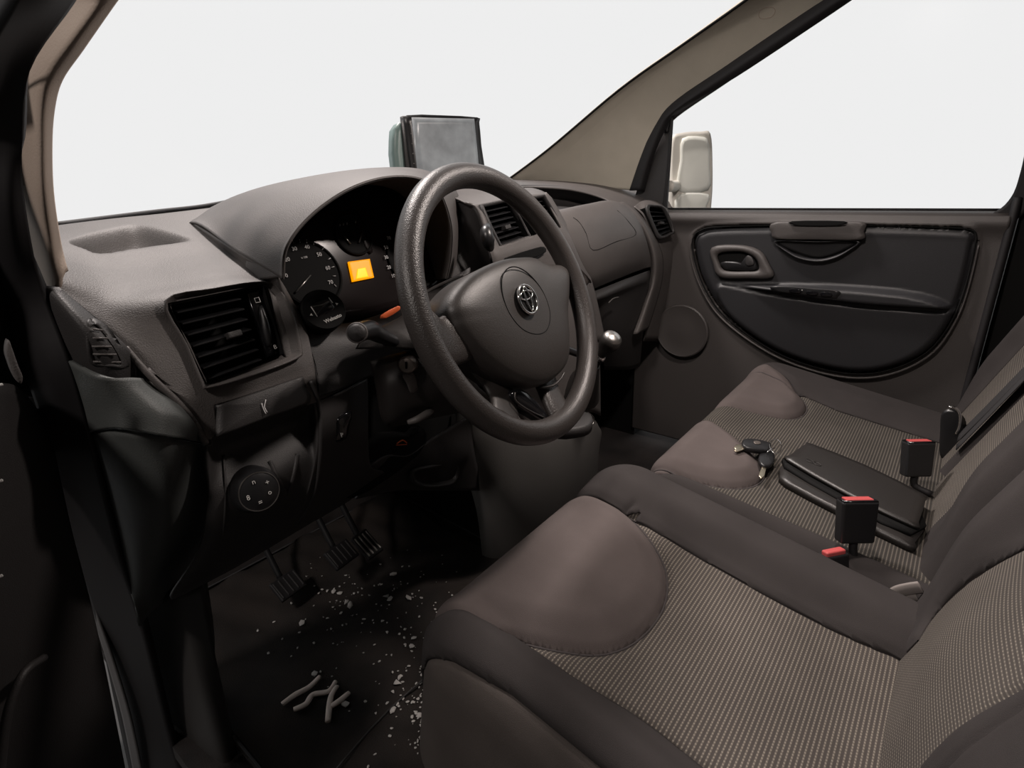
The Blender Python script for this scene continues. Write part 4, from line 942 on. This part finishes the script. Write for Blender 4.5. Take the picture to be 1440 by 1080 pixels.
Vm = np.stack([XM, YM, ZM], -1).reshape(-1, 3); Fm = [(i*90+j, i*90+j+1, (i+1)*90+j+1, (i+1)*90+j) for i in range(109) for j in range(89)]
raw('mat_carpet', Vm, Fm, 'mat', fm, solid=.006, face_cam=True)
tube('mat_binding', [A(x0m, y0m, .014), A(x1m, y0m, .006), A(x1m, y1m, .05), A(x0m, y1m, .06)], .005, 'rubber', fm, closed=True, n=1, seg=6)
tube('mat_seam', [P(470, 1085, z=.012), P(545, 1000, z=.012), P(625, 930, z=.012), P(650, 905, z=.012)], .002, 'dash_dark', fm, n=4, seg=6)
def mz_at(p): return .006+.048*sm(np.array([(p[1]-.95)/.2]))[0]+.004*math.sin(p[0]*31)*math.sin(p[1]*23)+.003*math.sin(p[0]*70+p[1]*50)
strips = [(((397, 990), (415, 977), (435, 966), (450, 951)), 'leftmost of four, on the mat'), (((413, 998), (430, 990), (440, 977), (462, 972), (472, 958)), 'second from the left, bent in the middle'),
          (((461, 1015), (463, 995), (466, 978), (474, 965)), 'third, standing upright in the picture'), (((466, 993), (478, 985), (491, 974)), 'rightmost and shortest of four')]
for i, (pp, w_) in enumerate(strips):
    p3 = []
    for q in pp:
        b = P(*q, z=.010); b = P(*q, z=mz_at(b)+.008); p3.append(b)
    o = tube('pale_strip', p3, [.005, .0058, .0055, .0045], 'chalk', None, seg=8, flat=.7)
    meta(o, 'pale chewed rubber strip on the floor mat, '+w_, 'strip', 'pale strips on the mat')
# countable larger crumbs, then the fine grit as one object
big = [(469, 832), (478, 834), (425, 876), (543, 838), (548, 842), (575, 840), (582, 897), (579, 908), (562, 952), (558, 960), (612, 957), (590, 1005), (610, 1008), (492, 850), (487, 846), (442, 947), (553, 807), (600, 935), (486, 990), (552, 998)]
def crumb_mesh(c, s, k):
    r = random.Random(k); bm = bmesh.new(); bmesh.ops.create_icosphere(bm, subdivisions=1, radius=s)
    for v in bm.verts: v.co *= .6+.7*r.random(); v.co.z *= .5
    for v in bm.verts: v.co.x *= 1.5
    bmesh.ops.rotate(bm, verts=bm.verts, cent=(0, 0, 0), matrix=Matrix.Rotation(r.random()*3, 3, 'Z'))
    return [(np.array(v.co)+c) for v in bm.verts], [tuple(v.index for v in f.verts) for f in bm.faces]
V, F = [], []
for k, q in enumerate(big):
    b = P(*q, z=.010); b = P(*q, z=mz_at(b)+.004); v, f = crumb_mesh(b, rnd.uniform(.0045, .0085), k)
    F += [tuple(i+len(V) for i in ff) for ff in f]; V += v
for k in range(330):
    m_ = rnd.random()
    if m_ < .45: q = (rnd.gauss(592, 26), rnd.gauss(975, 45))
    elif m_ < .75: q = (rnd.gauss(520, 60), rnd.gauss(835, 25))
    else: q = (rnd.gauss(500, 55), rnd.gauss(880, 50))
    b = P(*q, z=.010)
    if not (x0m+.02 < b[0] < x1m-.02 and y0m < b[1] < y1m-.03): continue
    b = P(*q, z=mz_at(b)+.003); v, f = crumb_mesh(b, rnd.uniform(.0008, .0030), 100+k)
    F += [tuple(i+len(V) for i in ff) for ff in f]; V += v
gr = raw('grit', V, F, 'crumb', None, smooth=False)
meta(gr, 'pale crumbs and glittering grit scattered over the floor mat', 'grit', kind='stuff')

# ------------------------------------------------------------------ seats
def cushion(O, U, Vd, N, rect, rc, R, skirt, regions, height, grooves, parent, step=.0042, thick=.0):
    """upholstered body: flat plan rectangle (u0,u1,v0,v1) rolling over its rim with radius R into a skirt.
    regions: list of (name, material, polygon or None); later polygons win; first has None = rest."""
    u0, u1, v0, v1 = rect; ext = R*math.pi/2+skirt
    gu = np.arange(u0-ext+R, u1+ext-R+step/2, step); gv = np.arange(v0-ext+R, v1+ext-R+step/2, step)
    UU, VV = np.meshgrid(gu, gv); q = np.stack([UU.ravel(), VV.ravel()], 1)
    W = np.zeros(len(q), int); Rn, Cn = UU.shape
    for k, (_, _, poly) in enumerate(regions):
        if poly is None: continue
        _, _, ins = seg_dist(q, poly); W[ins] = k
    # snap vertices nearest a seam exactly onto it
    snp = np.zeros(len(q), bool)
    for k, (_, _, poly) in enumerate(regions):
        if poly is None: continue
        d, near, _ = seg_dist(q, poly); s = d < step*.52; q[s] = near[s]; snp |= s
    # inset rounded rectangle
    iu0, iu1, iv0, iv1 = u0+R, u1-R, v0+R, v1-R; r2 = max(rc-R, .001)
    cu, cv = (iu0+iu1)/2, (iv0+iv1)/2; hu, hv = (iu1-iu0)/2-r2, (iv1-iv0)/2-r2
    def surf(q, lift=0., gr=True):
        p = q-np.array([cu, cv]); a = np.abs(p); e = a-np.array([hu, hv]); eo = np.maximum(e, 0); ln = np.hypot(eo[:, 0], eo[:, 1])
        sd = ln+np.minimum(np.maximum(e[:, 0], e[:, 1]), 0)-r2
        g = np.where(ln[:, None] > 1e-9, eo/(ln[:, None]+1e-12), np.where((e[:, 0] > e[:, 1])[:, None], [[1., 0.]], [[0., 1.]]))*np.sign(p+1e-12)
        out = sd > 0; base = np.where(out[:, None], q-g*sd[:, None], q)
        ang = np.clip(sd/R, 0, math.pi/2); off = np.where(out, R*np.sin(ang), 0); drop = np.where(out, R*(1-np.cos(ang))+np.maximum(sd-R*math.pi/2, 0), 0)
        xy = base+g*off[:, None]
        z = height(q[:, 0], q[:, 1])*np.clip(1-np.maximum(sd, 0)/(R*2.0), 0, 1)
        nrm_up = np.where(out, np.cos(ang), 1)
        gs = np.full(len(q), -lift)
        for poly, closed, depth, width in grooves:
            d, _, _ = seg_dist(q, poly, closed); gs = gs+depth*np.exp(-(d/width)**2)
        z = z-gs*nrm_up; xy = xy-g*(gs*np.where(out, np.sin(ang), 0))[:, None]
        return O+xy[:, :1]*U+xy[:, 1:]*Vd+(z-drop)[:, None]*N, sd
    S, sd = surf(q)
    sdm = sd.reshape(Rn, Cn); lim = R*math.pi/2+skirt
    def cls(c):
        w = np.zeros(len(c), int)
        for k, (_, _, poly) in enumerate(regions):
            if poly is not None: w[seg_dist(c, poly)[2]] = k
        return w
    quads = split_faces(q, snp, Rn, Cn, lambda i, j: not (sdm[i, j] > lim and sdm[i+1, j+1] > lim), cls)
    for k, (nm_, mt, _) in enumerate(regions):
        idx = sorted({v for f in quads[k] for v in f}); mp = {v: n_ for n_, v in enumerate(idx)}
        F = [tuple(mp[v] for v in f) for f in quads[k]]
        o = raw(nm_, S[idx], F, mt, parent, solid=.004, face_cam=True)
        wn = o.modifiers.new('weighted', 'WEIGHTED_NORMAL'); wn.mode = 'FACE_AREA'; wn.weight = 90
        uvl = o.data.uv_layers.new(name='UVMap'); qq = q[idx]
        li = np.empty(len(o.data.loops), int); o.data.loops.foreach_get('vertex_index', li)
        uvl.data.foreach_set('uv', qq[li].ravel())
    for poly, closed, depth, width in grooves:
        L = np.vstack([poly, poly[:1]]) if closed else poly
        seg = np.hypot(*np.diff(L, axis=0).T); cum = np.concatenate([[0], np.cumsum(seg)]); k = max(8, int(cum[-1]/.008))
        t = np.linspace(0, cum[-1], k); qs = np.stack([np.interp(t, cum, L[:, 0]), np.interp(t, cum, L[:, 1])], 1)
        pts3, sd_ = surf(qs, .0004); run = []
        for p_, s_ in list(zip(pts3, sd_))+[(None, 1e9)]:
            if s_ < lim-.004: run.append(p_)
            else:
                if len(run) > 4: tube('seam_piping', np.array(run), .0019, 'seam', parent, raw_pts=True, seg=6)
                run = []
def uvp(px, py, O, U, Vd, N, h=0.):
    X = PP(px, py, O+N*h, N)-O; return A(X @ U, X @ Vd)

Ux = A(1, 0, 0)
# driver seat
ds = thing('driver_seat', 'grey cloth driver seat with dotted centre panels, nearest the camera', 'seat', (-.34, .1, 0))
sl = math.radians(11.0); Oc = A(0, -.08, .295); Vc = A(0, math.cos(sl), math.sin(sl)); Nc = A(0, -math.sin(sl), math.cos(sl))
S2 = lambda L, h=0.: np.array([uvp(a, b, Oc, Ux, Vc, Nc, h) for a, b in L])
padU = cr(np.vstack([S2([(636, 868), (680, 884), (720, 896), (790, 912), (850, 916), (900, 895), (935, 850), (938, 800), (915, 755), (880, 718)]), S2([(836, 694)], .0)]), 6)
padU = np.vstack([padU, [padU[-1]+A(.0, .035), padU[-1]+A(.0, .17), padU[0]+A(-.02, .17), padU[0]+A(-.012, .03)]])
lin = S2([(720, 896), (800, 950), (900, 1010), (990, 1080)]); rin = S2([(880, 718), (1000, 790), (1150, 870), (1255, 918)])
cpl = np.vstack([[A(-.540, .37)], cr(lin, 4), [A(lin[-1][0], -.22)], [A(rin[-1][0], -.22)], cr(rin, 4)[::-1], [A(-.19, .38)], [A(-.30, .40)], [A(-.45, .40)]])
sidep = np.array([A(-.597, -.30), A(-.598, .15), A(-.600, .34), A(-.612, .42), A(-.640, .52), A(-.64, .9), A(-1.2, .9), A(-1.2, -.30)])
def hd(u, v):
    b = .026*(sm((-.52-u)/.05)*1+sm((u+.205)/.06))          # side bolsters
    c = .010*np.exp(-((u+.36)/.13)**2)
    d, _, ins = seg_dist(np.stack([u, v], 1), padU)
    return b+c*0+np.where(ins, .016*sm(d/.05), 0)-.006*np.exp(-((u+.36)/.14)**2)*sm((.25-v)/.2)
cushion(Oc, Ux, Vc, Nc, (-.622, -.058, -.16, .505), .085, .050, .20, [('cushion', 'plain_fab', None), ('side_panel', 'side_fab', sidep), ('centre_panel', 'dots', cpl), ('front_pad', 'pad_fab', padU)], hd,
        [(np.vstack([[A(-.545, .40)], cr(lin, 4), [A(lin[-1][0], -.22)]]), False, .006, .006), (np.vstack([[A(-.185, .40)], cr(rin, 4), [A(rin[-1][0], -.22)]]), False, .006, .006), (padU, True, .008, .007), (sidep[:5], False, .004, .004)], ds)
pad('seat_plinth', [A(-.56, .34, .11), A(-.10, .34, .11), A(-.10, -.2, .11), A(-.56, -.2, .11)], A(0, 0, 1), 'black', ds, dome=0, back=.11, smooth_n=1)
rb_ = math.radians(22); Ob = A(0, -.12, .30); Vb = A(0, -math.sin(rb_), math.cos(rb_)); Nb = A(0, math.cos(rb_), math.sin(rb_))
B2 = lambda L, h=.05: np.array([uvp(a, b, Ob, Ux, Vb, Nb, h) for a, b in L])
Aseam = B2([(1262, 880), (1290, 840), (1360, 780), (1440, 730)]); Bseam = B2([(1260, 1080), (1300, 1040), (1380, 960), (1440, 920)])
bpl = np.vstack([[A(-.47, -.14)], cr(Bseam, 4), [A(-.41, .6)], [A(-.20, .6)], cr(Aseam, 4)[::-1], [A(-.19, -.14)]])
def hb_(u, v): return .030+.035*(sm((-.42-u)/.05)*sm((v+.02)/.2)+sm((u+.17)/.05)*sm((v+.02)/.2))*.8+.022*np.exp(-((v-.12)/.12)**2)*np.exp(-((u+.31)/.14)**2)
cushion(Ob-Nb*.01, Ux, Vb, Nb, (-.600, -.035, -.08, .66), .09, .045, .10, [('backrest', 'plain_fab', None), ('backrest_panel', 'dots_r', bpl)], hb_,
        [(bpl, True, .005, .006), (np.array([A(-.505, -.1), A(-.49, .13), A(-.475, .25), A(-.47, .5)]), False, .004, .004), (np.array([A(-.085, -.1), A(-.08, .1), A(-.075, .3), A(-.075, .5)]), False, .004, .004)], ds)
# bench
bs = thing('passenger_bench', 'grey cloth two-person passenger bench with two rounded front pads, by the far door', 'seat', (.36, .05, 0))
sb = math.radians(9.5); Oe = A(0, -.08, .295); Ve = A(0, math.cos(sb), math.sin(sb)); Ne = A(0, -math.sin(sb), math.cos(sb))
E2 = lambda L, h=0.: np.array([uvp(a, b, Oe, Ux, Ve, Ne, h) for a, b in L])
pL = cr(E2([(912, 655), (955, 668), (1000, 680), (1035, 684), (1062, 680), (1076, 668), (1072, 652), (1055, 632), (1030, 610), (1000, 590)]), 6)
pL = np.vstack([pL, [pL[-1]+A(.01, .14), pL[0]+A(-.02, .14)]])
pR = cr(E2([(1000, 562), (1030, 570), (1060, 578), (1090, 585), (1112, 587), (1130, 582), (1136, 570), (1126, 556), (1106, 538), (1080, 522)]), 6)
pR = np.vstack([pR, [pR[-1]+A(.02, .14), pR[0]+A(-.01, .14)]])
ce = np.array([A(-.010, .50), A(-.008, .3), A(.0, .1), A(-.005, -.2), A(.60, -.2), A(.585, .05), A(.575, .2), A(.60, .30), A(.63, .50)])
def hbn(u, v):
    q = np.stack([u, v], 1); r = .018*sm((u-.59)/.07)+.004*sm((.0-u)/.02)
    for pp in (pL, pR):
        d, _, ins = seg_dist(q, pp); r = r+np.where(ins, .016*sm(d/.04), 0)
    return r
cushion(Oe, Ux, Ve, Ne, (-.046, .765, -.16, .452), .075, .042, .22, [('cushion', 'plain_fab', None), ('centre_panel', 'dots_b', ce), ('front_pad', 'pad_fab', pL), ('front_pad', 'pad_fab', pR)], hbn,
        [(ce, True, .005, .005), (pL, True, .008, .006), (pR, True, .008, .006)], bs)
pad('seat_plinth', [A(.02, .28, .08), A(.70, .28, .08), A(.70, -.2, .08), A(.02, -.2, .08)], A(0, 0, 1), 'black', bs, dome=0, back=.08, smooth_n=1)
def hbb(w0, w1): 
    def f(u, v): return .020+.030*(sm((w0-u)/.05)+sm((u-w1)/.05))*sm((v+.02)/.2)
    return f
m1 = np.array([A(.145, -.14), A(.165, .06), A(.15, .6), A(.36, .6), A(.36, -.14)])
cushion(Ob-Nb*.005, Ux, Vb, Nb, (.0, .385, -.08, .66), .06, .035, .09, [('backrest', 'plain_fab', None), ('backrest_panel', 'dots_r', m1)], hbb(.14, .5), [(m1, True, .005, .006)], bs)
m2 = np.array([A(.44, -.14), A(.44, .6), A(.69, .6), A(.69, -.14)])
cushion(Ob-Nb*.010, Ux, Vb, Nb, (.40, .772, -.08, .66), .06, .035, .09, [('backrest', 'plain_fab', None), ('backrest_panel', 'dots_r', m2)], hbb(.3, .70), [(m2, True, .005, .006)], bs)

# ------------------------------------------------------------------ belts and buckles
def buckle(px0, py0, px1, py1, w, hh, yy, label, stalk, mat='red', tilt=0.):
    """upright buckle: (px0,py0) top centre in the picture, drawn at depth yy"""
    top = P(px0, py0, x=yy); z = unit(CU*.55+A(0, 0, .45)); fx = unit(CR-z*(CR @ z))
    B = basis(fx, zd=z); c = top-z*hh/2
    t = thing('seat_belt_buckle', label, 'buckle', top-z*hh)
    rbox('buckle_body', c, (w, .022, hh), B, 'black_sat', t, bevel=.004, seg=3, taper=1.06)
    rbox('release_button', top+z*.0005, (w*.80, .015, .006), B, mat, t, bevel=.0015)
    bezel('button_surround', [top+B @ A(x_, y_, .001) for x_, y_ in ((-w*.5, -.010), (w*.5, -.010), (w*.5, .010), (-w*.5, .010))], [top+B @ A(x_, y_, .001) for x_, y_ in ((-w*.41, -.0075), (w*.41, -.0075), (w*.41, .0075), (-w*.41, .0075))], z, 'gloss', t, h=.0015, back=.003, smooth_n=1)
    tube('stalk', [c-z*(hh/2-.004), c-z*(hh/2+.02), P(*stalk, x=yy-.015)], .0065, 'rubber', t, n=3, seg=8)
buckle(1206, 703, 0, 0, .056, .072, .0, 'black upright buckle with a pink-red button standing beside the leather case', (1210, 805))
buckle(1292, 621, 0, 0, .052, .070, .31, 'black buckle with a dark red button against the bench back, farthest from the driver seat', (1310, 695))
# low buckle between the seats
bt = P(1171, 776, x=-.055); B = basis(unit(A(.77, -.62, .0)), zd=unit(A(.1, .2, 1)))
t = thing('seat_belt_buckle', 'buckle with a bright red button sunk in the gap between driver seat and bench', 'buckle', bt-A(0, 0, .06))
rbox('buckle_body', bt-B @ A(0, 0, .030), (.046, .022, .056), B, 'black_sat', t, bevel=.004, seg=3)
rbox('release_button', bt+B @ A(0, -.002, .000), (.036, .014, .010), B, 'red', t, bevel=.003, seg=3)
tube('stalk', [bt-A(0, 0, .055), bt-A(.0, .03, .10)], .007, 'rubber', t, n=2, seg=8)
# belt on far backrest
sbt = thing('seat_belt', 'dark seat belt webbing lying diagonally down between the two bench backrests', 'seat belt', P(1350, 600, x=.5))
def bandp(name, L, w, mat, parent, th=.0015, nn=Nb, h=.08):
    c = cr([Ob+Ux*a+Vb*b+Nb*h_ for a, b, h_ in L], 6); T = np.gradient(c, axis=0); V = []
    for i in range(len(c)):
        s = unit(np.cross(T[i], nn)); V += [c[i]-s*w/2, c[i]-s*w/4+nn*.0008, c[i]+s*w/4+nn*.0008, c[i]+s*w/2]
    F = [(i*4+k, i*4+k+1, i*4+k+5, i*4+k+4) for i in range(len(c)-1) for k in range(3)]
    return raw(name, V, F, mat, parent, solid=th, face_cam=True)
bandp('belt_webbing', [(.49, .05, .018), (.475, .15, .018), (.465, .3, .018), (.46, .5, .018), (.46, .66, .018)], .046, 'strap', sbt)
bandp('belt_webbing', [(.43, .05, .02), (.42, .2, .02), (.415, .4, .02), (.41, .66, .02)], .03, 'strap', sbt)
tube('belt_guide', [P(1334, 572, x=.50), P(1344, 574, x=.50), P(1350, 584, x=.50), P(1349, 600, x=.50), P(1344, 610, x=.50)], .0028, 'chrome', sbt, n=4, seg=8)
pad('belt_anchor', [P(*q, x=.50) for q in ((1325, 580), (1342, 576), (1350, 592), (1348, 625), (1335, 650), (1322, 640), (1322, 605))], A(-.4, .6, .5), 'black_sat', sbt, dome=.006, back=.02, smooth_n=4)
# belt loop at the driver seat's corner
lb = thing('belt_loop', 'grey webbing loop poking out at the rear corner of the driver seat', 'seat belt', P(1262, 850, x=-.075))
tube('loop_webbing', [P(1256, 862, x=-.075), P(1252, 845, x=-.075), P(1262, 833, x=-.075), P(1280, 828, x=-.075), P(1295, 826, x=-.075)], .010, 'grey_strap', lb, n=5, seg=8, flat=.3)
tube('loop_webbing', [P(1262, 868, x=-.075), P(1262, 850, x=-.075), P(1275, 842, x=-.075), P(1290, 840, x=-.075)], .006, 'grey_strap', lb, n=5, seg=8, flat=.3)

# ------------------------------------------------------------------ wallet-like case
wt = thing('leather_case', 'long black leather case with an embossed oval mark lying on the bench', 'case', P(1190, 690, z=.35))
def BE(px, py, h): return PP(px, py, Oe+Ne*h, Ne)
pad('lower_shell', [BE(1098, 665, .014), BE(1104, 652, .014), BE(1160, 640, .014), BE(1290, 720, .014), BE(1287, 762, .014), BE(1278, 766, .014), BE(1190, 722, .014), BE(1106, 678, .014)], Ne, 'leather', wt, dome=.004, back=.012, smooth_n=2)
pad('middle_fold', [BE(1104, 655, .022), BE(1112, 640, .022), BE(1160, 636, .022), BE(1292, 712, .022), BE(1282, 750, .022), BE(1190, 706, .022)], Ne, 'black', wt, dome=.0, back=.008, smooth_n=2)
flap = pad('flap', [BE(1108, 646, .030), BE(1111, 640, .030), BE(1132, 625, .030), BE(1142, 624, .030), BE(1220, 655, .030), BE(1298, 694, .030), BE(1302, 702, .030), BE(1292, 734, .030), BE(1284, 738, .030), BE(1190, 693, .030)], Ne, 'leather', wt, dome=.002, back=.006, smooth_n=2)
mk = basisn(BE(1180, 668, .0)-BE(1140, 648, 0), Ne)
for cx_, cy_ in ((1139, 648), (1149, 652)):
    c_ = BE(cx_, cy_, .0325); tube('embossed_oval', [c_+mk @ A(.008*math.cos(a), .005*math.sin(a), 0) for a in th_[::8]], .0005, 'leather', flap, closed=True, n=1, seg=6, raw_pts=True)
# ------------------------------------------------------------------ keys
kt = thing('key_bunch', 'bunch of car keys with black fobs and a split ring on the bench seat pad', 'keys', P(1070, 632, z=.40))
def K3(px, py, h): return PP(px, py, Oe+Ne*h, Ne)
kh = .030
f1 = pad('key_fob', [K3(*q, kh) for q in ((1046, 618), (1060, 617), (1082, 622), (1084, 628), (1078, 633), (1058, 631), (1045, 626))], Ne, 'black_sat', kt, dome=.003, back=.010, smooth_n=3, flat=.3)
pad('fob_badge', [K3(*q, kh+.004) for q in ((1060, 620), (1068, 620), (1070, 624), (1062, 624))], Ne, 'dull', f1, dome=.0003, back=.001, smooth_n=2)
pad('key_blade', [K3(*q, kh-.006) for q in ((1032, 629), (1036, 625), (1052, 625), (1053, 629), (1036, 633))], Ne, 'brass', kt, dome=.0004, back=.002, smooth_n=1)
pad('key_blade', [K3(*q, kh-.006) for q in ((1032, 633), (1044, 629), (1052, 630), (1036, 635))], Ne, 'brass', kt, dome=.0004, back=.002, smooth_n=1)
pad('key_head', [K3(*q, kh-.008) for q in ((1070, 637), (1078, 632), (1088, 636), (1089, 648), (1082, 655), (1072, 654), (1067, 645))], Ne, 'black_sat', kt, dome=.003, back=.007, smooth_n=3)
pad('key_blade', [K3(*q, kh-.012) for q in ((1073, 652), (1079, 653), (1075, 670), (1070, 673), (1067, 668))], Ne, 'brass', kt, dome=.0004, back=.002, smooth_n=1)
tube('split_ring', [K3(*q, kh+.004) for q in ((1082, 625), (1086, 619), (1093, 618), (1098, 624), (1098, 633), (1092, 638), (1085, 634))], .0009, 'chrome', kt, closed=True, n=5, seg=6)
tube('ring_link', [K3(1079, 636, kh+.001), K3(1085, 631, kh+.003), K3(1090, 630, kh+.002)], .0012, 'chrome', kt, n=3, seg=6)
pad('key_tag', [K3(*q, kh-.004) for q in ((1089, 634), (1099, 638), (1106, 650), (1104, 656), (1098, 652), (1090, 644))], unit(Ne+A(-.3, -.1, 0)), 'glass', kt, dome=.0005, back=.002, smooth_n=2)
